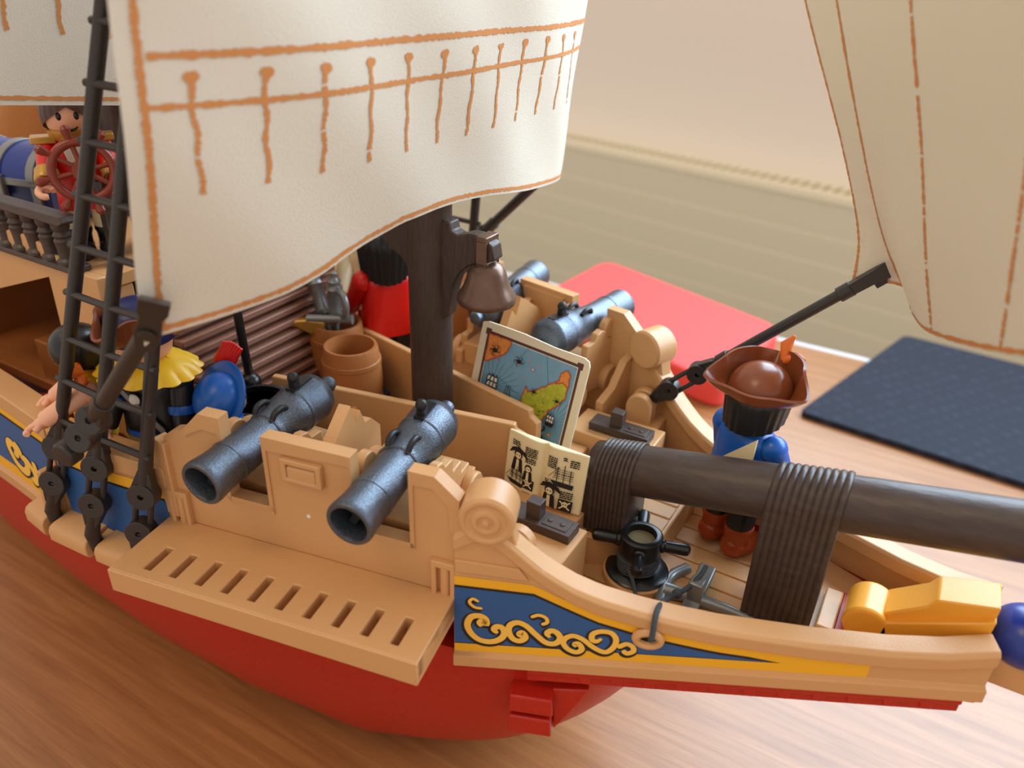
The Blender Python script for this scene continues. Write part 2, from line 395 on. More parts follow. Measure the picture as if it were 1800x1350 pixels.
# --- bow bulwarks
B0 = Vector((-9.5, -6.95, 0)); BD = Vector((0.9319, 0.3628, 0)); BN = Vector((0.3628, -0.9319, 0))
RT_ = [(-0.35, 15.5), (0.3, 15.9), (0.95, 15.75), (1.45, 15.31), (1.95, 14.86), (2.47, 14.48), (3.2, 14.05), (4.0, 13.74), (5.24, 13.48), (6.23, 13.34), (7.5, 13.22), (10.2, 13.2), (12.3, 13.3), (13.7, 13.5), (15.1, 13.9)]
def rtop(s): return interp(RT_, s)
def zbot(s): return 10.25 + 0.112 * (s + 0.6)
def BP(s, n, z): q = B0 + BD * s + BN * n; return Vector((q.x, q.y, z))
def bow_sections():
    secs = []
    ss = [-0.35 + 0.3 * i for i in range(52)]
    for s in ss:
        t = rtop(s); b = zbot(s); k = max(0.0, min(1, (s - 0.4) / 0.9)); lip = 0.10; wdt = 0.55 + 0.2 * k; hgt = 0.55
        tt = 1.0 if s < 14.2 else 1.0
        sec = [(0.16, b), (0.16, b + 0.45), (0.0, b + 0.52), (0.0, t - hgt), (lip, t - hgt + 0.02), (lip, t - 0.12), (lip - 0.12, t), (-wdt + 0.08, t), (-wdt, t - 0.1), (-wdt, t - hgt), (-0.45, t - hgt - 0.05), (-0.45, b)]
        secs.append([BP(s, n, z) for n, z in sec])
    return secs
def bow_side(mirror):
    mb = MB(); mb.sweep(bow_sections())
    # tip block and top ledge near the gun wall
    mb.prism([(-0.3, 14.15), (1.9, 14.15), (1.6, 14.55), (-0.3, 14.6)], -0.2, 0.09, frame((B0.x, B0.y, 0), BD, (0, 0, 1), BN))
    Tv = frame((B0 + BD * 0.62 + BN * -0.95), BD, (0, 0, 1), BN); Tv.translation.z = 16.2
    v = MB(); v.lathe([(0, 0), (0.74, 0), (0.82, 0.1), (0.82, 1.1), (0.74, 1.2), (0.62, 1.2), (0.6, 1.15), (0.42, 1.15), (0.40, 1.22), (0.26, 1.24), (0.24, 1.17), (0.12, 1.17), (0.1, 1.25), (0, 1.26)], 40, Tv)
    # filler under the volute so the post reaches the wall
    f = MB(); f.prism([(-0.35, 11.5), (1.55, 11.5), (1.5, 15.2), (1.2, 16.4), (0.0, 16.6), (-0.35, 15.9)], -0.62, -0.05, frame((B0.x, B0.y, 0), BD, (0, 0, 1), BN))
    ring = MB(); cz = 12.55; pts = []
    Th = frame(BP(5.52, 0.1, 12.6), BD, (0, 0, 1), BN)
    ring.tube([(0.36 * math.cos(a), 0.25 * math.sin(a), 0.03) for a in [2 * PI * i / 24 for i in range(24)]], 0.13, 8, True, Th)
    dk = MB(); dk.lathe([(0, 0.0), (1, 0.0)], 20, Th @ Matrix.Diagonal((0.28, 0.17, 1, 1)))
    if mirror: mb, v, f, ring, dk = [q.mirror() for q in (mb, v, f, ring, dk)]
    o = part(mb, 'bow_bulwark', TAN, 0.045)
    part(v, 'scroll_volute', TAN, 0.03, o); part(f, 'scroll_post', TAN, 0.05, o); part(ring, 'hawse_ring', TAN, 0, o); part(dk, 'hawse_hole', BLKP, 0, o)
    return o
bw1 = bow_side(False); bw2 = bow_side(True)
# sticker on the bow
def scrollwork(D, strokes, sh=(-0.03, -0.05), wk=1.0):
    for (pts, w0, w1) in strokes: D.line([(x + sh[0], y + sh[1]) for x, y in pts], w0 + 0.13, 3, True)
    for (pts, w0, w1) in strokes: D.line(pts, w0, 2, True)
def bow_sticker(mirror):
    T = frame(B0 + BN * 0.0, BD, (0, 0, 1), BN); mb = MB(); D = Decal(mb, T); D.z = 0.01
    ss = [2.05 + 0.4 * i for i in range(25)]
    lip = lambda s: rtop(s) - 0.57
    lp = lambda s: lip(s) if s >= 3.2 else 13.96 + (lip(3.2) - 13.96) * (s - 2.02) / 1.18
    up = [(s, lp(s)) for s in ss if s < 11.8] + [(11.8, lip(11.8))]
    low = [(11.8, zbot(11.8) + 0.55), (-0.33, zbot(-0.33) + 0.55)]
    D.poly([(-0.33, 13.92), (2.02, 13.96)] + up + low, 0)
    tipx = 9.4
    def bl(off): return [(-0.33, 13.58 - off), (2.06, 13.64 - off)] + [(s, lp(s) - 0.3 - off) for s in ss if s < 8.6] + [(tipx - off * 3, zbot(tipx) + 0.90)]
    D.z += 0.004; D.poly(bl(0) + [(-0.33, zbot(-0.33) + 0.87)], 3)
    D.z += 0.004; D.poly(bl(0.09) + [(-0.33, zbot(-0.33) + 0.91)], 1)
    D.z += 0.006
    Bz = lambda s: zbot(s) + 0.95
    KEY = [([(0.54, 12.78), (0.3, 12.79), (0.14, 12.96), (0.24, 13.12), (0.42, 13.03)], 0.10, 0.15),
           ([(0.52, 12.03), (0.46, 12.16), (0.55, 12.27), (0.67, 12.16), (0.64, 12.37), (0.44, 12.46), (0.19, 12.36), (0.08, 12.02), (0.2, 11.68), (0.47, 11.45), (0.83, 11.44), (1.12, 11.62), (1.24, 11.89), (1.14, 12.11), (0.97, 12.1), (0.92, 11.95), (1.03, 11.85)], 0.21, 0.21),
           ([(1.78, 11.83), (1.69, 11.92), (1.79, 12.02), (1.89, 11.83), (1.72, 11.65), (1.49, 11.72), (1.36, 12.03), (1.43, 12.29), (1.65, 12.41), (1.92, 12.3), (2.22, 12.0), (2.53, 11.74), (2.81, 11.76), (2.95, 11.99), (2.85, 12.21), (2.66, 12.27), (2.54, 12.12), (2.64, 11.98)], 0.20, 0.20),
           ([(2.02, 12.7), (2.24, 12.83), (2.46, 12.77), (2.52, 12.59), (2.35, 12.46)], 0.12, 0.20),
           ([(3.46, 11.75), (3.39, 11.84), (3.52, 11.89), (3.63, 11.68), (3.46, 11.52), (3.19, 11.62), (3.05, 11.85), (3.12, 12.06), (3.34, 12.19), (3.64, 12.09), (3.97, 11.83), (4.33, 11.7), (4.56, 11.95), (4.61, 12.28), (4.45, 12.52), (4.14, 12.53), (3.91, 12.38), (3.9, 12.15), (4.04, 12.1), (4.18, 12.24)], 0.18, 0.20),
           ([(4.85, 11.89), (4.98, 11.78), (5.16, 11.91), (5.11, 12.1), (4.91, 12.16), (4.69, 11.96)], 0.17, 0.15)]
    st = [(smooth2(p_, 6), a_, b_) for p_, a_, b_ in KEY]
    scrollwork(D, st)
    if mirror: mb = mb.mirror()
    return mb
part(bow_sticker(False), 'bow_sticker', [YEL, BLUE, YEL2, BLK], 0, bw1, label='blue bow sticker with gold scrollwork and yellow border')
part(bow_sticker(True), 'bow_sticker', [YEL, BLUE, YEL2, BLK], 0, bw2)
# red keel strip under the tan bow
def keel(mirror):
    mb = MB(); secs = []
    for s in [2.0 + 0.5 * i for i in range(26)]:
        b = zbot(s); secs.append([BP(s, n, z) for n, z in ((0.1, b - 0.01), (0.1, b - 0.22), (0.02, b - 0.25), (0.02, b - 0.58), (-0.38, b - 0.58), (-0.38, b - 0.01))])
    mb.sweep(secs)
    for i in range(11):
        s = 3.6 + i * 0.98; b = zbot(s + 0.2); T = frame(BP(s, 0.02, b), BD, (0, 0, 1), BN)
        mb.prism([(0, -0.24), (0.42, -0.2), (0.36, -0.5), (0.08, -0.52)], -0.02, 0.06, T)
    return mb.mirror() if mirror else mb
part(keel(False), 'keel_strip', RED, 0.03, hull); part(keel(True), 'keel_strip', RED, 0.03, hull)
# --- decks
dk = MB(); 
bowin = lambda x: -(6.95 - 0.389 * (x + 9.5)) + 0.45
dk.prism([(-8.6, bowin(-8.6)), (-0.2, bowin(-0.2)), (-0.2, -bowin(-0.2)), (-8.6, -bowin(-8.6))], 10.6, 10.8)
for i in range(-6, 7):
    ya, yb = i * 0.92 + 0.03, i * 0.92 + 0.86; xm = min(-0.2, (6.35 - max(abs(ya), abs(yb))) / 0.389 - 9.5)
    if xm > -8.0: dk.box(-8.4, xm, ya, yb, 10.78, 10.86)
foredeck = part(dk, 'fore_deck', TAN2, 0.02)
d2 = MB()
d2.prism([(-8.8, -1.5), (-7.7, -1.15), (-5.75, 0.1), (-5.65, 3.9), (-8.8, 3.9)], 10.7, 12.1)   # raised step carrying the bowsprit foot
for i in range(4): d2.box(-8.6, -5.85, 0.35 + i * 0.84, 0.35 + i * 0.84 + 0.79, 12.0, 12.15)
part(d2, 'deck_step', TAN, 0.06)
for nm, bx in (('cleat_block', (-10.9, -7.45, -4.7, -2.75, 10.7, 13.66)), ('cleat_block', (-10.9, -7.45, 2.6, 4.5, 10.7, 13.66)), ('hold_ledge', (-11.2, -8.4, -2.3, 2.5, 11.2, 12.75)),
               ('hold_ledge', (-11.4, -9.9, -2.3, 2.5, 12.75, 13.15)), ('side_ledge', (-8.8, -7.1, -5.6, -4.9, 10.7, 12.6)), ('post_step', (-2.6, 0.75, -1.1, 1.1, 10.3, 11.1)), ('post_step', (-0.2, 0.35, -1.0, 1.0, 11.1, 11.9))):
    q = MB(); q.box(*bx); part(q, nm, TAN, 0.06)
d3 = MB(); d3.prism([(-26.5, -9.0), (-20, -8.5), (-9.3, -6.4), (-9.3, 6.4), (-20, 8.5), (-26.5, 9.0)], 11.9, 12.5)
part(d3, 'gun_deck', TAN2, 0.02)
pl = MB()
for i in range(8): pl.box(-21.5, -11.5, -1.9 + i * 0.48, -1.9 + i * 0.48 + 0.42, 12.45, 12.6)
part(pl, 'hold_planks', SLAT, 0.02)
# --- cleats
def cleat(sg):
    mb = MB(); y0, y1 = sorted((sg * 2.95, sg * 3.78))
    mb.box(-10.15, -7.68, y0, y1, 13.66, 14.0); mb.box(-9.35, -8.85, y0 + 0.2, y1 - 0.18, 13.9, 14.62)
    mb.box(-8.75, -7.85, y0 + 0.14, y1 - 0.14, 13.98, 14.03)
    for q in (-8.55, -8.1): mb.lathe([(0.09, 0), (0.09, 0.04), (0, 0.05)], 12, Matrix.Translation((q, (y0 + y1) / 2, 14.02)))
    part(mb, 'cleat', BRN, 0.06)
cleat(-1); cleat(1)
# --- anchor rod chocks behind the cleats
def chock(sg):
    mb = MB()
    for y in (4.75, 5.35): mb.prism([(-9.35, 13.4), (-8.3, 13.4), (-8.3, 14.2)] + [(-8.82 + 0.52 * math.cos(a), 14.2 + 0.52 * math.sin(a)) for a in [i * PI / 10 for i in range(1, 10)]] + [(-9.35, 14.2)], 0, 0.38, frame((0, sg * (y + 0.19) + 0.19, 0), (1, 0, 0), (0, 0, 1), (0, -1, 0)))
    mb.box(-9.5, -7.9, min(sg * 4.6, sg * 6.0), max(sg * 4.6, sg * 6.0), 12.4, 13.45)
    part(mb, 'rod_chock', TAN, 0.05)
chock(1); chock(-1)
# --- gun port walls (local u along, v outward, z up)
A0 = math.radians(11.3); MO = Vector((-16.07, -8.14, 0)); MU = Vector((math.cos(A0), math.sin(A0), 0)); MV = Vector((math.sin(A0), -math.cos(A0), 0))
TM = frame(MO, MU, MV * -1, (0, 0, 1))           # x=u, y inward, z up
TF = frame(MO, MU, (0, 0, 1), MV)                # x=u, y=z, z=outward
def gun_wall(mirror):
    fin = (lambda m: m.mirror()) if mirror else (lambda m: m)
    mb = MB()
    prof = [(-3.75, 12.2), (6.45, 12.2), (6.45, 16.58), (5.70, 17.22), (4.88, 17.22), (4.88, 14.6), (3.02, 14.6), (3.02, 17.2), (0, 17.2), (0, 14.6), (-1.45, 14.6), (-1.45, 17.5), (-2.2, 17.5), (-2.95, 16.7), (-3.35, 16.6), (-3.75, 16.3)]
    mb.prism(prof, -0.40, 0.0, TF)
    # raised borders of the panels
    for poly in ([(0, 14.3), (0.14, 14.3), (0.14, 16.72), (2.9, 16.85), (2.9, 14.3), (3.02, 14.3), (3.02, 17.2), (0, 17.2)],
                 [(-1.6, 14.42), (0.14, 14.42), (0.14, 14.6), (-1.6, 14.6)], [(2.9, 14.42), (5.0, 14.42), (5.0, 14.6), (2.9, 14.6)],
                 [(4.88, 14.4), (5.02, 14.4), (5.02, 16.75), (5.62, 16.78), (6.1, 16.3), (6.2, 15.0), (6.45, 14.9), (6.45, 16.58), (5.70, 17.22), (4.88, 17.22)],
                 [(-1.6, 14.4), (-1.45, 14.4), (-1.45, 17.5), (-2.2, 17.5), (-2.95, 16.7), (-2.85, 16.55), (-2.15, 16.95), (-1.6, 16.9)]):
        cx_ = sum(q[0] for q in poly) / len(poly); cy_ = sum(q[1] for q in poly) / len(poly)
        mb.prism([(cx_ + (q[0] - cx_) * 1.006, cy_ + (q[1] - cy_) * 1.006) for q in poly], -0.42, 0.06, TF)
    # inner ribs, sills and partition between the two gun bays
    mb.prism([(0.3, 17.0), (2.6, 17.0), (2.6, 12.4), (0.3, 12.4)], -0.55, -0.38, TF)
    part_poly = [(0.2, 12.5), (4.2, 12.5), (4.2, 15.6), (3.6, 16.2), (3.2, 16.25), (2.9, 16.9), (2.62, 16.55), (2.35, 17.35), (1.2, 16.55), (0.55, 15.5), (0.2, 15.4)]
    mb.prism(part_poly, 1.30, 1.72, frame(MO, -MV, (0, 0, 1), MU))
    mb.prism([(0.2, 12.5), (2.4, 12.5), (2.4, 14.0), (1.6, 14.4), (0.9, 15.4), (0.2, 15.6)], 6.05, 6.4, frame(MO, -MV, (0, 0, 1), MU))
    mb.prism([(0.2, 12.5), (1.6, 12.5), (1.6, 15.2), (0.9, 15.8), (0.2, 16.2)], -3.6, -3.2, frame(MO, -MV, (0, 0, 1), MU))
    mb.box(-3.3, 6.2, 0.35, 0.75, 12.4, 14.3, TM)
    o = part(fin(mb), 'gun_port_wall', TAN, 0.05)
    L = MB(); L.gridplate([0.66, 0.86, 1.88, 2.08], [15.85, 16.0, 16.5, 16.68], lambda i, j: i == 1 and j == 1, -0.02, 0.2, TF); lo = part(fin(L), 'latch_frame', TAN, 0.04, o)
    L = MB(); L.box(0.88, 1.86, 15.98, 16.3, 0.0, 0.17, TF); L.cyl(TF @ Vector((0.88, 16.32, 0.05)), TF @ Vector((1.86, 16.32, 0.05)), 0.12, 14); part(fin(L), 'latch_handle', TAN, 0.03, o)
    for u in (-3.95, 5.58):
        c = MB(); c.gridplate([u, u + 0.16, u + 0.62, u + 0.78], [12.75, 12.95, 14.05, 14.28], lambda i, j: i == 1 and j == 1, -0.02, 0.2, TF)
        c.cyl(TF @ Vector((u + 0.42, 12.85, 0.02)), TF @ Vector((u + 0.42, 14.15, 0.02)), 0.17, 14); part(fin(c), 'hinge_clip', TAN, 0.035, o)
    r = MB(); r.lathe([(0.07, 0), (0.07, 0.02), (0, 0.03)], 12, TF @ Matrix.Translation((1.37, 14.56, 0))); part(fin(r), 'rivet', WHT, 0, o)
    # hinged ledge with ten slots
    us = [-4.2]; 
    for i in range(10): c = -3.06 + 0.944 * i; us += [c - 0.14, c + 0.14]
    us.append(6.35)
    P = MB(); P.gridplate(us, [-2.8, -2.42, -1.36, 0.0], lambda i, j: j == 1 and i % 2 == 1, 12.3, 13.0, TM)
    P.box(-4.2, 6.35, -2.86, -2.66, 12.12, 12.99, TM); P.box(6.15, 6.35, -2.8, 0.0, 12.12, 12.99, TM); P.box(-4.2, -4.0, -2.8, 0, 12.12, 12.99, TM)
    # slot floors so the slots read as pockets
    P.box(-3.9, 6.1, -2.6, -1.2, 12.2, 12.34, TM)
    part(fin(P), 'slotted_ledge', TAN, 0.04)
    return o
gun_wall(False); gun_wall(True)
# --- midship bulwarks aft of the guns
ML = [(-48, 5.9), (-40, 7.9), (-34, 8.75), (-29.2, 9.15), (-25.3, 9.6), (-22.5, 9.42), (-19.7, 8.98)]
def midship(mirror):
    fin = (lambda m: m.mirror()) if mirror else (lambda m: m)
    mb = MB()
    def secs(x0, x1, n, zt):
        out = []
        for i in range(n + 1):
            x = x0 + (x1 - x0) * i / n; y = -interp(ML, x); zz = zt(x)
            sec = [(0.12, 10.35), (0.12, 10.9), (-0.02, 10.95), (-0.02, zz - 0.75), (0.06, zz - 0.7), (0.06, zz), (-0.95, zz), (-0.95, zz - 0.6), (-0.5, zz - 0.6), (-0.5, 10.35)]
            out.append([Vector((x, y - a, z)) for a, z in sec])
        return out
    mb.sweep(secs(-48, -25.5, 16, lambda x: 15.2 + 0.03 * max(0, -29 - x)))
    mb.sweep(secs(-25.35, -19.9, 8, lambda x: 15.05))
    # rounded scroll shoulder beside the gun wall
    y = -interp(ML, -20.2)
    mb.prism([(-20.9, 13.2), (-19.6, 13.2), (-19.6, 16.1), (-20.1, 16.2), (-20.5, 15.6), (-20.9, 15.1)], -0.5, 0.0, frame((0, y, 0), (1, 0, 0), (0, 0, 1), (0, -1, 0)))
    mb.prism([(-26.2, 10.6), (-25.7, 10.6), (-25.5, 13.4), (-25.75, 13.4)], 0.0, 0.75, frame((0, -9.4, 0), (1, 0, 0), (0, 0, 1), (0, -1, 0)))
    o = part(fin(mb), 'midship_bulwark', TAN, 0.05)
    # channel blocks that hold the shroud blocks
    ch = MB(); segs = [(-27.1, -25.75), (-25.3, -23.35), (-22.9, -19.2)]
    for a, b in segs:
        n = 6; out = []
        for i in range(n + 1):
            x = a + (b - a) * i / n; yy = -interp(ML, x)
            out.append([Vector((x, yy - d, z)) for d, z in ((-0.1, 10.6), (0.85, 10.6), (0.98, 10.75), (0.98, 11.15), (0.9, 11.32), (0.75, 11.4), (-0.1, 11.55))])
        ch.sweep(out)
    out = []
    for i in range(9):
        x = -26.9 + 7.6 * i / 8; yy = -interp(ML, x); out.append([Vector((x, yy - d, z)) for d, z in ((-0.1, 10.65), (0.45, 10.65), (0.45, 11.25), (-0.1, 11.45))])
    ch.sweep(out)
    part(fin(ch), 'channel_rail', TAN, 0.05, o)
    # side stickers: plain blue with yellow band, and the scroll panel aft
    st = MB(); st.cur = 0
    def strip(x0, x1, z0, z1, off, mi, n=12):
        v = []; f = []
        for i in range(n + 1):
            x = x0 + (x1 - x0) * i / n; yy = -interp(ML, x) - off
            v += [(x, yy, z0 if not callable(z0) else z0(x)), (x, yy, z1 if not callable(z1) else z1(x))]
        for i in range(n): f.append((2 * i, 2 * i + 2, 2 * i + 3, 2 * i + 1))
        st.mat(mi).add(v, f)
    strip(-25.2, -20.1, 11.4, 14.2, 0.0, 0); strip(-25.2, -20.1, 11.4, 13.75, 0.008, 3); strip(-25.2, -20.1, 11.4, 13.66, 0.014, 1)
    strip(-46, -25.9, 11.05, 14.45, 0.0, 0); strip(-46, -26.0, 11.6, 14.15, 0.008, 3); strip(-46, -26.05, 11.6, 14.05, 0.014, 1)
    # scrolls
    D_T = frame((-29.2, -9.15 - 0.02, 0), Vector((3.9, -0.45, 0)).normalized(), (0, 0, 1), Vector((-0.45, -3.9, 0)).normalized())
    D = Decal(st, D_T); D.z = 0.02
    sts = [(spiral(0.1, 12.75, 0.12, 0.42, -0.6 * PI, 1.0 * PI, 18) + smooth2([(-0.3, 12.6), (0.0, 12.1), (0.6, 11.95), (1.0, 12.3), (0.9, 12.75)], 6), 0.38, 0.38),
           (smooth2([(0.35, 13.2), (0.65, 13.0), (0.75, 12.7), (1.2, 12.65), (1.55, 12.25), (1.45, 11.85), (1.1, 11.8)], 6), 0.36, 0.34),
           (spiral(2.6, 12.35, 0.1, 0.4, -0.5 * PI, 1.2 * PI, 18) + smooth2([(2.25, 12.1), (2.0, 11.7), (2.4, 11.4)], 6), 0.36, 0.34),
           (smooth2([(1.75, 12.9), (1.8, 12.4), (2.1, 11.9), (2.5, 11.45)], 6), 0.34, 0.3)]
    sts = [([(x, y - 0.2) for x, y in s], a, b) for s, a, b in sts]
    scrollwork(D, sts)
    sts2 = [([(x - 3.6, y + 0.1) for x, y in s], a, b) for s, a, b in sts]
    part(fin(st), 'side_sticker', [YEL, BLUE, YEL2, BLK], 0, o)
    return o
midship(False); midship(True)

# --- masts, bowsprit
ms = MB(); ms.lathe([(0.80, 12.4), (0.80, 25), (0.72, 42)], 32, Matrix.Translation((-15.6, 0, 0)))
mast = part(ms, 'main_mast', BRNV)
br = MB()
TB = frame((-15.6, 0, 0), (1, 0, 0), (0, 0, 1), (0, -1, 0))
br.prism([(0.7, 22.15), (1.05, 22.1), (1.12, 21.8), (1.4, 21.7), (1.8, 21.85), (2.3, 21.85), (2.75, 21.6), (2.85, 21.1), (2.55, 20.95)] + [(2.7 - 1.6 * math.sin(a), 19.35 + 1.6 * math.cos(a)) for a in [0.15 + i * 0.14 for i in range(11)]] + [(0.95, 18.6), (0.7, 18.4)], -0.3, 0.3, TB)
brk = part(br, 'bell_bracket', BRNV, 0.05, mast)
br = MB(); br.prism([(-0.7, 23.6), (-1.7, 23.4), (-2.05, 22.6), (-1.95, 21.3), (-1.55, 20.7)] + [(-1.62 + 0.95 * math.sin(a), 19.75 + 0.95 * math.cos(a)) for a in [0.2 + i * 0.13 for i in range(11)]] + [(-0.7, 18.6)], -0.35, 0.35, TB)
part(br, 'mast_cheek', BRNV, 0.06, mast)
bl = MB(); Tb = Matrix.Translation((-13.2, 0, 19.35))
bl.lathe([(0, 0.05), (0.86, 0.0), (1.0, 0.08), (1.05, 0.22), (1.0, 0.38), (0.86, 0.6), (0.74, 0.9), (0.66, 1.2), (0.52, 1.42), (0.3, 1.55), (0.0, 1.58)], 40, Tb)
bell = part(bl, 'bell', BRZ, 0, mast, smooth=60)
bl = MB(); bl.box(-13.42, -13.0, -0.42, -0.3, 20.7, 21.7); bl.box(-13.42, -13.0, 0.3, 0.42, 20.7, 21.7); bl.box(-13.42, -13.0, -0.42, 0.42, 21.66, 21.86); bl.box(-13.42, -13.0, -0.42, 0.42, 20.7, 20.98)
part(bl, 'bell_strap', BRZ, 0.04, bell)
ms = MB(); ms.lathe([(0.75, 12.4), (0.75, 30), (0.65, 44)], 28, Matrix.Translation((-31.9, 0, 0)))
amast = part(ms, 'aft_mast', BRNV)
br = MB(); br.prism([(-1.2, 27), (1.3, 27), (1.25, 24), (0.95, 22.6), (0.6, 20.5), (-0.6, 20.5), (-0.95, 22.6), (-1.25, 24)], -0.4, 0.4, frame((-31.9, 0, 0), Vector((0.8, 0.6, 0)), (0, 0, 1), Vector((0.6, -0.8, 0))))
part(br, 'mast_cheek', BRNV, 0.06, amast)
bs = MB(); bs.lathe([(0.0, 0), (0.5, 0.02), (0.86, 0.3), (0.9, 0.7), (0.9, 6), (0.84, 20), (0.7, 22)], 32, axis_frame((-8.7, 0, 14.28), (1, 0, 0.2)))
bsp = part(bs, 'bowsprit', BRN, smooth=50)
def wrapped_post(x0, x1, zb, nr):
    mb = MB(); secs = []; N = nr * 8
    for i in range(N + 1):
        t = i / N; x = x0 + (x1 - x0) * t; zc = 14.28 + 0.2 * (x + 8.7)
        r = 0.965 + 0.055 * abs(math.sin(PI * nr * t)); sec = []
        sec.append(Vector((x, -r, zb))); sec.append(Vector((x, -r, (zb + zc) / 2)))
        for k in range(15):
            a = PI - PI * k / 14; sec.append(Vector((x, r * math.cos(a), zc + r * math.sin(a))))
        sec.append(Vector((x, r, (zb + zc) / 2))); sec.append(Vector((x, r, zb))); secs.append(sec)
    mb.sweep(secs); return mb
o = part(wrapped_post(-8.25, -6.85, 12.0, 9), 'wrapped_post', BRN, 0, bsp, smooth=70)
o = part(wrapped_post(-2.5, -0.35, 10.6, 10), 'wrapped_post', BRN, 0, bsp, smooth=70)
po = MB(); po.prism([(-8.62, 12.0), (-8.25, 12.0), (-8.25, 14.4), (-8.62, 14.1)], -0.9, 0.9, frame((0, 0, 0), (1, 0, 0), (0, 0, 1), (0, -1, 0))); part(po, 'post_foot', BRN, 0.05, bsp)

# --- sails
def strip_on(mb, fn, pts, w, off=0.045, mi=1, jit=0.3, brk=0.0, end=None):
    """printed dashed line on a sail; pts are (u, v) along the sail surface"""
    mb.mat(mi); n = len(pts); C3 = []
    for (u, v) in pts:
        e = 2e-3; u0, u1 = max(u - e, 0), min(u + e, 1); v0, v1 = max(v - e, 0), min(v + e, 1)
        a = Vector(fn(u1, v)) - Vector(fn(u0, v)); b = Vector(fn(u, v1)) - Vector(fn(u, v0)); nn = a.cross(b).normalized()
        C3.append((Vector(fn(u, v)), nn))
    V = []; F = []
    for i in range(n):
        t = (C3[min(i + 1, n - 1)][0] - C3[max(i - 1, 0)][0]).normalized(); nn = C3[i][1]; s = nn.cross(t)
        ww = w * 0.5 * (1 + jit * random.uniform(-1, 1)); sh = s * w * 0.25 * jit * random.uniform(-1, 1)
        if end and i < n * 0.09: ww = w * end * 0.5 * (0.5 + math.sin(PI * min(1, (i + 0.6) / (n * 0.09 + 0.6))))
        V += [C3[i][0] + nn * off + s * ww + sh, C3[i][0] + nn * off - s * ww + sh]
    for i in range(n - 1):
        if brk and random.random() < brk: continue
        F.append((2 * i, 2 * i + 1, 2 * i + 3, 2 * i + 2))
    mb.add(V, F); mb.mat(0)
ZB = [(-11.1, 21.35), (-10.9, 21.55), (-10, 21.66), (-8.85, 21.8), (-7.7, 21.95), (-6.5, 22.2), (-5.7, 22.42), (-4.8, 22.62), (-3.2, 22.88), (-1.5, 22.9), (-0.2, 22.82), (2, 22.58), (4.6, 22.18), (8, 21.7), (10.4, 21.4), (11.1, 21.35)]
def main_sail(u, v):
    z_r = 21.4 + 15 * v; hw = 11.1 - 0.035 * (z_r - 21.4); y = (2 * u - 1) * hw
    zb = interp(ZB, y); z = zb + (36.4 - zb) * v
    x0 = -16.25 + 0.115 * (z - 21.4); q = abs(y / hw)
    return (x0 + 1.8 * (1 - q ** 4) + 0.05 * math.sin(y * 1.1 + z), y, z)
def msv(y, z):            # (u, v) of a point (y, z) on the main sail
    u = 0.5
    for _ in range(6):
        hw = 11.1 - 0.035 * 15 * ((z - interp(ZB, y)) / (36.4 - interp(ZB, y))); u = (y / hw + 1) / 2
    return (min(max(u, 0), 1), (z - interp(ZB, y)) / (36.4 - interp(ZB, y)))
sl = MB(); sl.sheet(main_sail, 72, 36, 0.05)
N = 260
strip_on(sl, main_sail, [msv(-10.35 + 20.6 * i / N, 28.0 + 0.04 * math.sin(i * 0.02)) for i in range(N + 1)], 0.16)
strip_on(sl, main_sail, [msv(-10.5 + 20.8 * i / N, 26.97) for i in range(N + 1)], 0.13)
strip_on(sl, main_sail, [(0.012 + 0.976 * i / N, 0.012) for i in range(N + 1)], 0.13)
strip_on(sl, main_sail, [(0.018, 0.012 + 0.97 * i / N) for i in range(N + 1)], 0.15)
strip_on(sl, main_sail, [(0.982, 0.012 + 0.97 * i / N) for i in range(N + 1)], 0.13)
for kx in range(12):
    y = -9.62 + 1.585 * kx; dz = random.uniform(-0.02, 0.02)
    strip_on(sl, main_sail, [msv(y + 0.03 * math.sin(j * 0.35 + kx) + 0.0 * j, 27.68 - 2.66 * j / 46 + dz) for j in range(47)], 0.12, jit=0.4, brk=0.02, end=2.0)
ms_o = part(sl, 'main_sail', [SAIL, STI], smooth=60)
yd = MB(); yd.lathe([(0.3, 0), (0.42, 12), (0.3, 24)], 18, axis_frame((-14.6, -12, 36.7), (0, 1, 0))); part(yd, 'yard', BRNV, 0, mast)
def aft_sail(u, v):
    y = -13.5 + 24 * u; z0 = 25.62 - 0.122 * (y + 8); z = z0 + 11 * v
    return (-25.75 + 0.9 * (1 - ((y + 1.5) / 12) ** 2) * min(1, v * 2.2 + 0.05) - 0.2 * v, y, z)
sl = MB(); sl.sheet(aft_sail, 48, 24, 0.05)
strip_on(sl, aft_sail, [(0.01 + 0.98 * i / 200, 0.02) for i in range(201)], 0.12)
for kx in range(14):
    u = (-12.2 + 1.62 * kx + 13.5) / 24
    strip_on(sl, aft_sail, [(u + 0.0012 * math.sin(j * 0.4 + kx), 0.43 - 0.235 * j / 40) for j in range(41)], 0.13, jit=0.35, brk=0.03)
strip_on(sl, aft_sail, [(0.01 + 0.98 * i / 200, 0.36) for i in range(201)], 0.13)
part(sl, 'aft_sail', [SAIL, STI], smooth=60)
yd = MB(); yd.lathe([(0.3, 0), (0.4, 12.5), (0.3, 25)], 18, axis_frame((-26.1, -14, 36.8), (0, 1, 0))); part(yd, 'yard', BRNV, 0, amast)
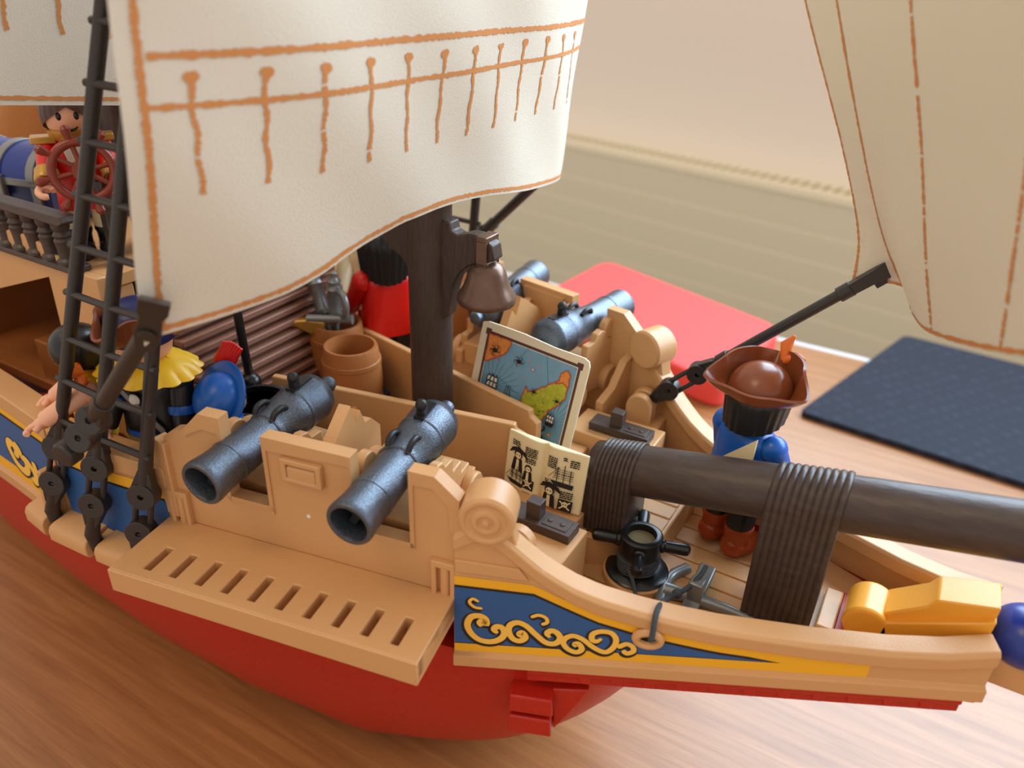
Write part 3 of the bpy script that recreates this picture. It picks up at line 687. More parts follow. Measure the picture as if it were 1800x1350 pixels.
FORE = [[(-2.31, 6.3, 20.67), (-0.63, 5.6, 21.01), (-0.1, 3.6, 20.87), (0.52, 2.2, 20.93), (1.92, -1.5, 22.25), (3.36, -4.5, 23.67)],
        [(-2.49, 6.4, 22.27), (-1.64, 5.3, 22.68), (-1.12, 3.6, 22.73), (-0.2, 2.0, 23.12), (1.52, -1.5, 24.56), (3.04, -4.5, 25.63)],
        [(-3.64, 6.5, 25.0), (-2.86, 5.2, 25.32), (-2.04, 3.6, 25.6), (-1.07, 2.0, 26.0), (1.09, -1.5, 26.86), (2.65, -4.5, 27.56)],
        [(-5.72, 6.6, 29.16), (-4.5, 5.2, 29.25), (-3.4, 3.6, 29.34), (-2.22, 2.0, 29.43), (0.43, -1.5, 29.63), (2.12, -4.5, 29.77)],
        [(-6.82, 6.6, 32.04), (-5.46, 5.2, 31.94), (-4.2, 3.6, 31.82), (-2.85, 2.0, 31.7), (-0.04, -1.5, 31.43), (1.74, -4.5, 31.21)]]
def fore_sail(u, v):
    return catmull([catmull(r, u) for r in FORE], v)
sl = MB(); sl.sheet(fore_sail, 60, 40, 0.05)
FOFF = 0.045
for u0, br_ in ((0.018, 0.0), (0.2, 0.0), (0.6, 0.12), (0.8, 0.12)):
    strip_on(sl, fore_sail, [(u0, 0.01 + 0.98 * i / 160) for i in range(161)], 0.12 if u0 > 0.1 else 0.09, off=FOFF, jit=0.45, brk=br_)
strip_on(sl, fore_sail, [(0.02 + 0.96 * i / 160, 0.02) for i in range(161)], 0.11, off=FOFF)
fs_o = part(sl, 'fore_sail', [SAIL2, STI], smooth=60)

# --- rigging
def disc(mb, c, n, r, th, hole=0.12):
    T = axis_frame(Vector(c) - Vector(n).normalized() * th / 2, n)
    mb.lathe([(hole, 0.0), (r, 0), (r, th), (hole, th), (hole, 0.0)], 22, T)
def deadeye_pair(mb, a, b, n, r=0.42, gap=0.2):
    """two eyed blocks joined by two thin bars"""
    a = Vector(a); b = Vector(b); d = (b - a).normalized(); nn = Vector(n).normalized(); s = nn.cross(d).normalized()
    disc(mb, a, nn, r, 0.5, 0.1); disc(mb, b, nn, r, 0.5, 0.1)
    for c_, e_ in ((a, -1), (b, 1)):          # the blocks taper toward the rod or the rail
        T_ = frame(c_ - nn * 0.2, s_ if False else nn.cross(d).normalized(), d, nn); mb.prism([(-r * 0.96, 0.0), (r * 0.96, 0.0), (0.2, e_ * r * 2.0), (-0.2, e_ * r * 2.0)], 0.0, 0.38, T_)
    for q in (-0.26, 0.26): mb.tube([a + s * q, b + s * q], 0.105, 8)
def ladder(mirror):
    fin = (lambda m: m.mirror()) if mirror else (lambda m: m)
    foot = [Vector((-25.55, -10.1, 11.7)), Vector((-23.15, -10.15, 11.7)), Vector((-20.75, -10.0, 11.7))]
    head = [Vector((-20.35, -7.5, 28.8)), Vector((-19.0, -7.5, 28.85)), Vector((-17.75, -7.5, 28.75))]
    root = MB()
    objs = []
    n = Vector((0.45, -1, 0.12))
    first = None
    for i in range(3):
        a, b = foot[i], head[i]; at = lambda z: a + (b - a) * ((z - a.z) / (b.z - a.z)); mb = MB()
        zd = [(13.05, 14.6), (13.05, 14.6), (12.75, 14.25)][i]
        mb.tube([at(z) for z in (15.9, 22, 28.8, 36)], 0.215, 12)
        p1, p2 = at(zd[0]), at(zd[1]); deadeye_pair(mb, p1, p2, n, 0.48)
        mb.tube([p2, at(zd[1] + 0.6), at(16.0)], [0.2, 0.24, 0.215], 12)
        mb.tube([a + Vector((0, 0.1, -0.8)), a, p1], [0.24, 0.26, 0.2], 12)
        if first is None: first = part(fin(mb), 'shroud_ladder', BLKP, 0.02, smooth=45)
        else: part(fin(mb), 'ladder_rail', BLKP, 0.02, first, smooth=45)
    for j in range(14):
        z = 15.75 + j * 1.56; pts = []
        for i in range(3):
            a, b = foot[i], head[i]; pts.append(a + (b - a) * ((z - a.z) / (b.z - a.z)) + Vector((0, -0.08, 0)))
        e0 = pts[0] + (pts[0] - pts[1]).normalized() * 0.3; e1 = pts[2] + (pts[2] - pts[1]).normalized() * 0.3
        mb = MB(); mb.tube([e0, pts[0], pts[1], pts[2], e1], 0.115, 10); part(fin(mb), 'rung', BLKP, 0, first)
    # sheet rod from the sail corner to its own block pair
    mb = MB(); c0 = Vector((-15.4, -11.0, 23.05)); c1 = Vector((-16.3, -10.85, 21.7)); lo = Vector((-19.4, -10.7, 18.5)); d = (lo - c1).normalized()
    n2 = Vector((0.35, -1, 0.3))
    mb.tube([c1, lo], 0.24, 14); mb.tube([lo - d * 0.1, lo + d * 0.35, lo + d * 1.1], [0.3, 0.3, 0.2], 14)
    q1 = lo + d * 1.1; q2 = lo + d * 2.45; deadeye_pair(mb, q1, q2, n2, 0.46)
    mb.tube([q2, q2 + d * 0.6], [0.2, 0.3], 12)
    kn = q2 + d * 0.75; nn = Vector((0.12, -1, -0.1)).normalized(); mb.lathe([(0.3, -0.5), (0.3, 0.1), (0.42, 0.12), (0.42, 0.55), (0.36, 0.6), (0, 0.6)], 20, axis_frame(kn, nn))
    # clamp that grips the clew
    if mirror: part(fin(mb), 'sheet_rod', BLKP, 0.03, smooth=45); return
    cd = (c0 - c1).normalized(); sN = Vector((0.75, -0.6, 0.2)).normalized(); s = cd.cross(sN).normalized(); Tk = frame(c1 - cd * 0.5 + sN * 0.12, s, cd, sN)
    mb.prism([(-0.22, -0.3), (0.22, -0.3), (0.32, 0.4), (0.26, 1.0), (0.36, 1.25), (0.36, 1.7), (-0.36, 1.7), (-0.36, 1.25), (-0.26, 1.0), (-0.32, 0.4)], -0.2, 0.28, Tk)
    mb.lathe([(0.22, 0.2), (0.22, 0.36), (0.0, 0.38)], 16, Tk @ Matrix.Translation((0, 0.35, 0.0)))
    mb.box(-0.36, 0.36, 1.55, 1.72, -0.2, 0.4, Tk)
    part(fin(mb), 'sheet_rod', BLKP, 0.03, smooth=45)
ladder(False); ladder(True)
# rod to the fore sail's clew (port side seen, starboard alike)
def fore_rod(sg):
    a = Vector((-8.8, 5.45 * 1, 14.1)); b = Vector((-1.4, 5.95, 21.3)); d = (b - a).normalized(); mb = MB()
    n = Vector((0.5, -1, 0.35)); n = (n - d * n.dot(d)).normalized()
    q1 = a + d * 1.3; q2 = a + d * 2.75; deadeye_pair(mb, q1, q2, n, 0.42)
    mb.tube([a, a + d * 0.6, q1], [0.12, 0.2, 0.2], 12); mb.tube([q2, q2 + d * 0.9, q2 + d * 1.1], [0.2, 0.22, 0.24], 12)
    mb.tube([q2 + d * 0.95, q2 + d * 1.45], 0.27, 14); mb.tube([q2 + d, b - d * 1.2], 0.2, 12); mb.tube([b - d * 1.6, b - d * 1.1], 0.27, 14)
    s = n.cross(d).normalized(); T = frame(b - d * 1.2, s, d, n)
    mb.prism([(-0.2, 0), (0.2, 0), (0.22, 0.9), (0.3, 1.5), (0.24, 1.7), (0.34, 1.85), (0.34, 2.2), (-0.34, 2.2), (-0.34, 1.85), (-0.24, 1.7), (-0.3, 1.5), (-0.22, 0.9)], -0.2, 0.2, T)
    mb.box(-0.42, -0.22, 0.75, 1.35, -0.1, 0.1, T)
    if sg < 0: mb = mb.mirror()
    part(mb, 'fore_sheet_rod', BLKP, 0.02, smooth=45)
fore_rod(1)

# --- hatch coaming boards in front of and behind the main mast
def coaming(sg):
    mb = MB(); a = Vector((-21.4, sg * 2.55, 0)); b = Vector((-11.15, sg * 0.36, 0)); d = (b - a).normalized(); L = (b - a).length; n = Vector((-d.y, d.x, 0)) * sg
    T = frame(a, d, (0, 0, 1), n)
    mb.prism([(0, 12.4), (L, 12.4), (L, 14.9), (L - 0.35, 15.05), (L - 0.4, 15.3), (0, 15.3)], 0, 0.3, T)
    for q in (3.5, 6.2): mb.prism([(q, 12.5), (q + 0.25, 12.5), (q + 0.25, 14.7), (q, 14.7)], 0.2, 0.62, T)
    part(mb, 'hatch_board', TAN, 0.05)
coaming(-1); coaming(1)
# --- companion stair of brown slats, grating, cabin and poop deck
st = MB()
for i in range(12):
    t = i / 11; x = -24.6 + 2.1 * t; z = 18.6 - 4.9 * t; st.box(x - 0.22, x + 0.30, -4.9, 3.8, z - 0.1, z + 0.17)
st.prism([(-24.9, 18.5), (-22.5, 13.4), (-22.9, 13.2), (-25.3, 18.4)], 4.75, 5.0, frame((0, 0, 0), (1, 0, 0), (0, 0, 1), (0, -1, 0)))
stair = part(st, 'slatted_stair', SLAT, 0.05)
sb = MB(); sb.prism([(-25.0, 18.4), (-22.75, 13.1), (-25.2, 13.0)], -3.8, 4.85, frame((0, 0, 0), (1, 0, 0), (0, 0, 1), (0, -1, 0))); part(sb, 'stair_backing', SLAT, 0, stair)
gr = MB(); us = [-23.0 + 0.25 * i for i in range(15)]; vs = [-3.4 + 0.52 * i for i in range(15)]
gr.gridplate(us, vs, lambda i, j: i % 2 == 1 and j % 2 == 1, 12.5, 12.85); part(gr, 'deck_grating', TRB, 0.02)
cb = MB()
TCW = frame((0, -6.2, 0), (1, 0, 0), (0, 0, 1), (0, -1, 0))
arch = [(-30.4 - 2.5 * math.cos(a), 19.35 + 0.95 * math.sin(a)) for a in [PI * i / 14 for i in range(15)]]
cb.prism([(-37, 16.0), (-33.0, 17.4), (-29.0, 18.8), (-29.25, 12.5), (-25.9, 12.5), (-25.9, 19.4)] + arch[::-1] + [(-37, 19.35)], -0.4, 0.0, TCW)
cb.box(-26.4, -25.92, -5.78, -4.8, 12.5, 18.83)
cb.box(-26.4, -25.92, 3.9, 5.78, 12.5, 18.83); cb.box(-48, -25.9, 5.8, 6.2, 12.5, 18.83)
cabin = part(cb, 'cabin_wall', TAN, 0.06)
cb = MB(); cb.box(-48, -25.85, -5.78, 6.25, 18.85, 19.38); cb.box(-48, -47.4, -6, 6, 12, 24); cb.box(-48, -40, 5.6, 8, 18.5, 23.6)
part(cb, 'poop_deck', TAN, 0.06)
cb = MB()
cb.prism([(-48, 19), (-48, 25.5), (-40, 25.0), (-33, 24.3), (-27.5, 22.6), (-27.5, 19)], -6.2, -5.7, frame((0, 0, 0), (1, 0, 0), (0, 0, 1), (0, -1, 0)))
part(cb, 'poop_side', TAN, 0.06)
cb = MB(); cb.box(-47, -29.5, -5.6, 5.6, 12.4, 12.9); cb.box(-31.5, -30.3, -5.4, 0, 12.8, 13.8); cb.box(-33, -31.5, -5.4, 0, 12.8, 14.8); cb.box(-40, -39, -5.5, 5.5, 12.4, 18.8)
part(cb, 'cabin_steps', BARR, 0.05)
bal = MB(); bal.box(-34.2, -26.9, -6.45, -5.65, 19.4, 19.62); bal.prism([(-34.2, 21.15), (-27.15, 21.15), (-26.85, 21.3), (-26.95, 21.5), (-34.2, 21.5)], 5.75, 6.4, frame((0, 0, 0), (1, 0, 0), (0, 0, 1), (0, -1, 0)))
balo = part(bal, 'balustrade', BRN, 0.04)
for i in range(8):
    b = MB(); b.lathe([(0.38, 19.6), (0.38, 19.75), (0.27, 19.85), (0.3, 20.3), (0.34, 20.5), (0.28, 20.6), (0.34, 20.7), (0.25, 20.85), (0.32, 21.0), (0.32, 21.2)], 16, Matrix.Translation((-27.6 - 0.93 * i, -6.05, 0))); part(b, 'baluster', BRN, 0, balo)
nb = MB(); nb.box(-28.3, -26.6, -2.9, -1.6, 19.38, 22.6); part(nb, 'helm_box', NAVY, 0.2)
nb = MB(); nb.box(-26.95, -26.5, -4.9, -4.5, 19.38, 22.6); part(nb, 'wheel_stand', BRN, 0.08)
# steering wheel
wc_ = Vector((-26.8, -5.2, 22.95)); wn = Vector((0.8, -0.55, 0.12)).normalized(); TWh = axis_frame(wc_, wn)
wh = MB(); wh.tube([(0.98 * math.cos(a), 0.98 * math.sin(a), 0) for a in [2 * PI * i / 40 for i in range(40)]], 0.16, 10, True, TWh); wh.lathe([(0.35, -0.2), (0.4, 0), (0.35, 0.2)], 18, TWh)
who = part(wh, 'steering_wheel', WHEELB, 0, smooth=60)
for i in range(8):
    a = 2 * PI * i / 8 + 0.2; d = Vector((math.cos(a), math.sin(a), 0)); w_ = MB(); w_.lathe([(0.09, 0.25), (0.09, 0.9), (0.08, 1.1), (0.15, 1.28), (0.17, 1.45), (0.1, 1.56), (0, 1.58)], 12, TWh @ axis_frame((0, 0, 0), d)); part(w_, 'wheel_spoke', WHEELB, 0, who)
# --- figurehead
fh = MB(); TY = frame((0, 0, 0), (1, 0, 0), (0, 0, 1), (0, -1, 0))
fh.lathe([(0.62, -0.75), (0.7, -0.68), (0.7, 0.68), (0.62, 0.75)], 28, axis_frame((1.15, -0.1, 12.35), (0, 1, 0)))
fh.prism([(1.5, 11.8), (2.5, 11.7), (2.6, 11.5), (4.15, 12.3), (4.2, 14.55), (2.7, 14.1), (2.5, 13.75), (1.5, 12.95)], -0.62, 0.62, TY)
fh.prism([(1.5, 12.0), (4.1, 12.6), (4.2, 14.2), (1.6, 12.8)], -0.85, 0.85, TY)
fo = part(fh, 'figurehead', OCH, 0.1, label='ochre yellow figurehead block at the bow tip')
fb = MB(); fb.ball((5.1, 0, 13.45), 0.95, 1.0, 0.9, 28, 16); fb.lathe([(0.95, 0), (1.0, 1.3), (0.9, 2.4)], 28, axis_frame((5.0, 0, 13.5), (1, 0, 0.12))); part(fb, 'figurehead_blue_knob', DBLU, 0, fo, smooth=60, label='dark blue knob')
fb = MB(); fb.prism([(-0.7, -2.9), (4.5, -0.95), (4.5, 0.95), (-0.7, 2.9)], 11.2, 11.6); part(fb, 'bow_floor', TAN, 0.05)
fb = MB(); fb.box(4.2, 6.6, -0.7, 0.7, 11.9, 12.9); part(fb, 'figurehead_rest', TAN, 0.12, fo)
fb = MB(); fb.box(0.35, 1.6, -0.9, 1.2, 11.1, 11.75); part(fb, 'bow_socket', RED, 0.03)
# --- capstan
cp = MB(); Tc = Matrix.Translation((-6.2, -0.9, 10.8))
cp.lathe([(1.2, 0), (1.2, 0.36), (1.0, 0.38)], 32, Tc)
capo = part(cp, 'capstan', TAN, 0.03)
cp = MB(); cp.lathe([(1.05, 0.36), (1.12, 0.42), (1.05, 0.5), (0.5, 0.55), (0.5, 1.15), (0.55, 1.2), (0.74, 1.3), (0.74, 1.95), (0.66, 2.0), (0.52, 2.0), (0.5, 1.72), (0.28, 1.7), (0.26, 1.3), (0.0, 1.3)], 32, Tc); part(cp, 'capstan_drum', BLKG, 0, capo, smooth=50)
for a in (0.05, 0.5 * PI + 0.05, PI + 0.05, 1.5 * PI + 0.05):
    d = Vector((math.cos(a + 0.25), math.sin(a + 0.25), 0)); cp = MB(); cp.lathe([(0.25, 0.6), (0.25, 0.8), (0.2, 0.85), (0.22, 1.5), (0.2, 1.62), (0.1, 1.7), (0, 1.71)], 16, Tc @ axis_frame((0, 0, 1.62), d)); part(cp, 'capstan_bar', BLKG, 0, capo)
rg = MB(); rg.lathe([(0.5, 1.74), (0.42, 1.77), (0.3, 1.76)], 24, Tc); part(rg, 'capstan_felt', mat('felt', (120, 108, 80), 0.9), 0, capo)

# ------------------------------------------------------------------ things on the ship
# rope from capstan through the hawse to the anchor
path = []
for i in range(20 * 11):
    a = i * 2 * PI / 20; t = i / (20 * 11.0); lay = 0 if t < 0.55 else 1; q = t / 0.55 if lay == 0 else 1 - (t - 0.55) / 0.45
    rr = 0.6 + 0.09 * lay + 0.02 * math.sin(i * 1.3); path.append((-6.2 + rr * math.cos(a), -0.9 + rr * math.sin(a), 11.42 + 0.56 * q + 0.09 * lay * math.sin(a + 1)))
rp = MB(); rp.tube(path, 0.058, 7)
rp.tube(smooth2([(-6.45, -1.48, 11.75), (-6.1, -1.75, 11.55), (-5.75, -2.2, 11.35), (-5.3, -2.9, 11.2)], 8), 0.075, 7)
hz = BP(5.6, 0.1, 12.6)
cord = smooth2([tuple(hz + Vector((0.1, 0.35, 0.05))), tuple(hz), tuple(hz + Vector((0.08, -0.2, 0.28))), (-4.25, -4.85, 13.5), (-4.35, -3.9, 13.1), (-4.4, -2.4, 12.1), (-4.25, -1.55, 11.75), (-4.0, -0.9, 11.95), (-3.95, -0.45, 12.05)], 8)
rp.tube(cord, 0.085, 8)
rp.ball(cord[42], 0.17)
rope = tag(rp.build('rope', ROPE, None, smooth=60), 'thin grey cord wound on the capstan and looped over the near bow rail', 'rope')
# anchor
an = thing('anchor', 'small grey anchor lying on the fore deck behind the near rail', 'anchor', (-4.0, -0.9, 10.9), 0); world_parts(an)
a = MB(); A1 = Vector((-5.0, -1.25, 11.1)); A2 = Vector((-1.95, -1.0, 11.05))
a.tube([A1, (-4.2, -1.15, 11.15), (-3.0, -1.05, 11.12), A2], [0.3, 0.22, 0.2, 0.13], 10)
a.build('shank', GREY, an, bevel=0, smooth=50)
a = MB(); a.box(-4.3, -3.72, -1.9, 0.35, 11.0, 11.28, Matrix.Translation((-4, -0.9, 11.1)) @ Matrix.Rotation(0.25, 4, 'X') @ Matrix.Translation((4, 0.9, -11.1)))
a.box(-4.25, -3.75, -1.35, -0.85, 11.0, 11.9); a.build('stock', GREY, an, bevel=0.06)
a = MB(); a.tube(smooth2([(-4.7, 0.3, 11.05), (-5.1, -0.4, 11.0), (-5.05, -1.25, 11.05), (-4.9, -2.0, 11.0), (-4.3, -2.5, 11.05)], 5), 0.2, 10); a.build('fluke_arm', GREY, an, smooth=50)
a = MB(); a.tube([(-1.85 + 0.22 * math.cos(q), -1.0 + 0.22 * math.sin(q), 11.05) for q in [2 * PI * i / 16 for i in range(16)]], 0.07, 8, True); a.build('ring', GREY, an)

# cannons
def make_cannon(lbl):
    c = thing('cannon', lbl, 'cannon', group='deck cannons')
    b = MB()
    b.lathe([(0.0, 1.0), (0.18, 0.98), (0.55, 0.95), (0.57, 0.08), (0.60, 0.0), (0.71, 0.0), (0.745, 0.06), (0.75, 0.2), (0.70, 0.7), (0.695, 1.18), (0.715, 1.19), (0.715, 1.25), (0.695, 1.26), (0.66, 2.2), (0.66, 2.9), (0.70, 2.92), (0.72, 3.0), (0.70, 3.08), (0.72, 3.15), (0.76, 3.75), (0.80, 3.8), (0.81, 4.3), (0.84, 4.33), (0.845, 4.42), (0.83, 4.45), (0.86, 5.2), (0.86, 5.28), (0.83, 5.32), (0.78, 5.55), (0.6, 5.68), (0.3, 5.74), (0.17, 5.8), (0.17, 5.98), (0.26, 6.05), (0.31, 6.2), (0.26, 6.36), (0.12, 6.44), (0, 6.45)], 40)
    barrel = b.build('barrel', GUN, c, smooth=42)
    x = MB()
    for an_ in (0, PI / 2): x.box(-0.5, 0.5, -0.12, 0.12, 0.5, 0.97, Matrix.Rotation(an_ + 0.5, 4, 'Z'))
    x.build('bore_cross', GUND, barrel)
    x = MB(); x.box(-0.18, 0.18, 0.62, 0.885, 4.3, 5.25); x.build('slot', GUND, barrel)
    x = MB(); x.box(-0.15, 0.15, 0.6, 1.1, 4.42, 4.68); x.ball((0, 1.2, 4.55), 0.2, 0.22, 0.2, 16, 10); x.build('hammer', GUND, c, bevel=0.04)
    x = MB()
    for sx in (-0.36, 0.36): x.tube(smooth2([(sx, 0.6, 2.95), (sx * 1.05, 0.78, 3.1), (sx * 1.05, 0.80, 3.4), (sx, 0.66, 3.62)], 5), 0.1, 8)
    x.build('lifting_handle', GUND, c, smooth=50)
    # carriage (tan): cheeks, trunnion discs, axle and wheels; +y is up, z runs muzzle -> breech
    TS = frame((0, 0, 0), (0, 0, 1), (0, 1, 0), (-1, 0, 0))
    k = MB()
    prof = [(2.0, -2.6), (5.9, -2.6), (5.9, -1.9), (5.4, -1.9), (5.4, -1.35), (4.8, -1.35), (4.8, -0.85), (4.2, -0.85), (4.2, -0.35), (3.7, -0.3), (3.55, 0.0), (3.25, 0.1), (2.95, 0.0), (2.75, -0.4), (2.3, -0.5), (2.0, -1.2)]
    k.prism(prof, 0.88, 1.22, TS); k.prism(prof, -1.22, -0.88, TS); k.box(-0.9, 0.9, -2.6, -1.6, 2.2, 5.7)
    carr = k.build('carriage', TAN, c, bevel=0.05)
    for sx in (-1, 1):
        q = MB(); q.lathe([(0.42, 0), (0.46, 0.05), (0.46, 0.3), (0.4, 0.36), (0, 0.36)], 22, axis_frame((sx * 0.82, 0.0, 2.55), (sx, 0, 0))); q.build('trunnion_cap', TAN, carr)
        for zz in (2.6, 5.1):
            q = MB(); q.lathe([(0.62, 0), (0.66, 0.05), (0.66, 0.3), (0.6, 0.36), (0.2, 0.36), (0.18, 0.42), (0, 0.42)], 26, axis_frame((sx * 1.22, -2.25, zz), (sx, 0, 0))); q.build('wheel', TAN, c, smooth=40)
    return c
def copy_tree(o):
    r = o.copy(); COL.objects.link(r)
    for ch in list(o.children):
        d = copy_tree(ch); d.parent = r
    return r
def place_cannon(c, muz, knob):
    m = Vector(muz); d = (Vector(knob) - m).normalized(); up = Vector((0, 0, 1)); x = up.cross(d).normalized(); y = d.cross(x)
    M4 = frame(m * CM, x, y, d); c.matrix_world = M4
CANS = [((-17.07, -9.76, 16.0), (-17.6, -3.75, 16.4), 'near side cannon with its muzzle above the left end of the slotted ledge'),
        ((-12.16, -8.85, 16.0), (-13.1, -2.6, 16.45), 'near side cannon beside the scroll post, muzzle toward the viewer'),
        ((-11.75, 9.35, 16.4), (-12.95, 3.0, 16.5), 'far side cannon standing behind the painted map'),
        ((-16.75, 10.4, 16.45), (-16.25, 3.9, 16.5), 'far side cannon partly hidden by the mast and bell')]
c0 = make_cannon(CANS[0][2])
for i, (mz, kn, lb) in enumerate(CANS):
    c = c0 if i == 0 else copy_tree(c0); c['label'] = lb; place_cannon(c, mz, kn)

# barrels
def make_barrel(label, loc):
    o = thing('barrel', label, 'barrel', loc, 0.3, 'barrels behind the mast')
    b = MB(); b.lathe([(0.0, 0.0), (1.02, 0.0), (1.1, 0.06), (1.2, 0.6), (1.24, 0.62), (1.25, 0.8), (1.22, 0.84), (1.27, 1.6), (1.22, 2.36), (1.25, 2.4), (1.24, 2.58), (1.2, 2.6), (1.12, 3.1), (1.09, 3.18), (0.98, 3.18), (0.96, 3.1), (1.0, 2.0), (0.9, 0.4), (0, 0.35)], 36)
    b.build('staves', BARR, o, smooth=30)
    return o
BX = (-20.05, 0.4, 12.55); BX2 = (-22.1, 1.85, 12.55)
make_barrel('empty brown toy barrel in front, behind the near hatch board', BX)
make_barrel('brown toy barrel farther back, holding two grey cutlasses', BX2)
def sword(label, base, lean, rz):
    o = thing('cutlass', label, 'sword', base, rz, 'swords in the barrel')
    R_ = Matrix.Rotation(lean, 4, 'Y')
    b = MB(); b.prism([(-0.16, -2.5), (0.14, -2.5), (0.16, 0.6), (-0.16, 0.6)], -0.06, 0.06, R_ @ frame((0, 0, 0), (1, 0, 0), (0, 0, 1), (0, -1, 0))); b.build('blade', GREY, o, bevel=0.02)
    b = MB(); b.lathe([(0.25, 0.6), (0.24, 0.7), (0.24, 1.55), (0.3, 1.6), (0.22, 1.7), (0.2, 1.8), (0.25, 1.9), (0.14, 2.0), (0.12, 2.1), (0.13, 2.2), (0, 2.28)], 16, R_); b.build('grip', GREY, o, smooth=50)
    b = MB(); b.tube([tuple(R_ @ Vector(p)) for p in smooth2([(0.1, 0, 0.65), (0.6, 0, 0.72), (0.82, 0, 1.15), (0.65, 0, 1.55), (0.2, 0, 1.6)], 6)], 0.12, 10); b.box(-0.5, 0.6, -0.2, 0.2, 0.5, 0.64, R_); b.build('guard', GREY, o, smooth=50)
    return o
sword('grey cutlass standing upright in the barrel, loop guard to the right', (-22.0, 1.7, 15.5), 0.08, -0.35).scale = (1.2, 1.2, 1.2)
sword('grey cutlass leaning left in the barrel, loop guard to the left', (-22.4, 1.6, 15.5), 0.42, PI - 0.35).scale = (1.2, 1.2, 1.2)
pg = thing('pistol', 'toy pistol with a gold brown grip lying across the full barrel', 'pistol', (-22.3, 1.0, 15.85), 0.45)
b = MB(); b.prism([(-2.0, 0.25), (-1.6, -0.2), (-0.9, -0.15), (-0.3, -0.45), (0.3, -0.1), (0.3, 0.2), (-0.5, 0.25), (-1.2, 0.15)], -0.2, 0.2, frame((0, 0, 0), (1, 0, 0), (0, 0, 1), (0, -1, 0))); b.build('grip', GOLD, pg, bevel=0.08)
b = MB(); b.lathe([(0.2, -0.5), (0.18, 1.3), (0.22, 1.5), (0.1, 1.5)], 14, axis_frame((0, 0, 0.25), (1, 0, 0.05))); b.build('gun_barrel', GREY, pg)

# map
def plane_frame(tl, tr, bl):
    tl, tr, bl = Vector(tl), Vector(tr), Vector(bl); x = (tr - tl).normalized(); yv = (tl - bl); y = (yv - x * yv.dot(x)).normalized(); z = x.cross(y)
    return frame(bl + x * ((tl - bl).dot(x)) * 0.0, x, y, z), (tr - tl).length, yv.length
TLm = Vector((-14.86, 2.5, 17.42)); TRm = Vector((-9.87, 2.0, 17.22)); BRm = Vector((-10.12, 1.05, 13.35)); BLm = TLm + (BRm - TRm)
TMp, MW, MH = plane_frame(TLm, TRm, BLm)
mp = MB(); D = Decal(mp, TMp); w, hh = MW, MH
rc = 0.3
mp.mat(0).prism([(rc, 0), (w - rc, 0), (w, rc), (w, hh - rc), (w - 0.08, hh - 0.1), (w - rc, hh - 0.02), (w * 0.68, hh - 0.05), (w * 0.4, hh + 0.03), (rc, hh), (0.02, hh - 0.1), (0, rc)], -0.07, 0.01, TMp)
MM = [CARD, MBLU, MGRN, MORG, MRED, MBRN, MLIN, INK, WHT]
i0 = 0.33
D.poly([(i0, 0.1), (w - i0, 0.1), (w - i0, hh - i0), (i0, hh - i0)], 5); q = i0 + 0.11
D.z += 0.003
for cx, cy in ((i0 + 0.05, hh - i0 - 0.05), (w - i0 - 0.05, hh - i0 - 0.05)): D.poly([(cx - 0.13, cy - 0.13), (cx + 0.13, cy - 0.13), (cx + 0.13, cy + 0.13), (cx - 0.13, cy + 0.13)], 5)
D.z += 0.003; D.poly([(q, 0.1), (w - q, 0.1), (w - q, hh - q), (q, hh - q)], 8); q += 0.03
D.z += 0.003; D.poly([(q, 0.1), (w - q, 0.1), (w - q, hh - q), (q, hh - q)], 1)
X = lambda a: q + (w - 2 * q) * a
Yy = lambda b: (hh - q) * b + 0.05
D.z += 0.003
for (cx, cy, n, r) in ((0.13, 0.40, 30, 0.34), (0.86, 0.28, 34, 0.34)):
    for kx in range(n):
        a = 2 * PI * kx / n; L = r * (2.2 if kx % 5 == 0 else 1.0); x1, y1 = cx + L * math.cos(a), cy + L * 1.05 * math.sin(a)
        t = 1.0
        for lim, c_, v_ in ((0.0, cx, x1), (1.0, cx, x1)):
            if (v_ < 0 and lim == 0) or (v_ > 1 and lim == 1): t = min(t, (lim - c_) / (v_ - c_))
        for lim, c_, v_ in ((0.02, cy, y1), (1.0, cy, y1)):
            if (v_ < lim and lim < 0.5) or (v_ > lim and lim > 0.5): t = min(t, (lim - c_) / (v_ - c_))
        D.line([(X(cx), Yy(cy)), (X(cx + (x1 - cx) * t), Yy(cy + (y1 - cy) * t))], 0.012, 6)
def land(pts, fill, rim):
    P2 = []
    for i in range(len(pts)):
        a, b = pts[i], pts[(i + 1) % len(pts)]
        for kx in range(6):
            t = kx / 6; P2.append((a[0] + (b[0] - a[0]) * t + random.uniform(-0.008, 0.008), a[1] + (b[1] - a[1]) * t + random.uniform(-0.010, 0.010)))
    P2 = [(min(max(x, 0.0), 1.0), min(max(y, 0.03), 1.0)) for x, y in P2]
    D.z += 0.003; D.poly([(X(x), Yy(y)) for x, y in P2], fill)
    D.z += 0.003; D.line([(X(x), Yy(y)) for x, y in P2 + P2[:1]], 0.05, rim)
land([(0.0, 1.0), (0.26, 1.0), (0.25, 0.93), (0.23, 0.86), (0.20, 0.83), (0.1, 0.73), (0.0, 0.67)], 3, 4)
land([(0.80, 0.72), (0.85, 0.78), (0.86, 0.86), (0.92, 0.93), (0.955, 0.86), (0.955, 0.70)], 3, 4)
land([(0.52, 0.58), (0.56, 0.52), (0.66, 0.60), (0.72, 0.66), (0.78, 0.72), (0.84, 0.75), (0.90, 0.77), (0.95, 0.74), (0.955, 0.62), (0.90, 0.52), (0.82, 0.42), (0.77, 0.30), (0.72, 0.12), (0.62, 0.03), (0.50, 0.03), (0.51, 0.3), (0.50, 0.45)], 2, 4)
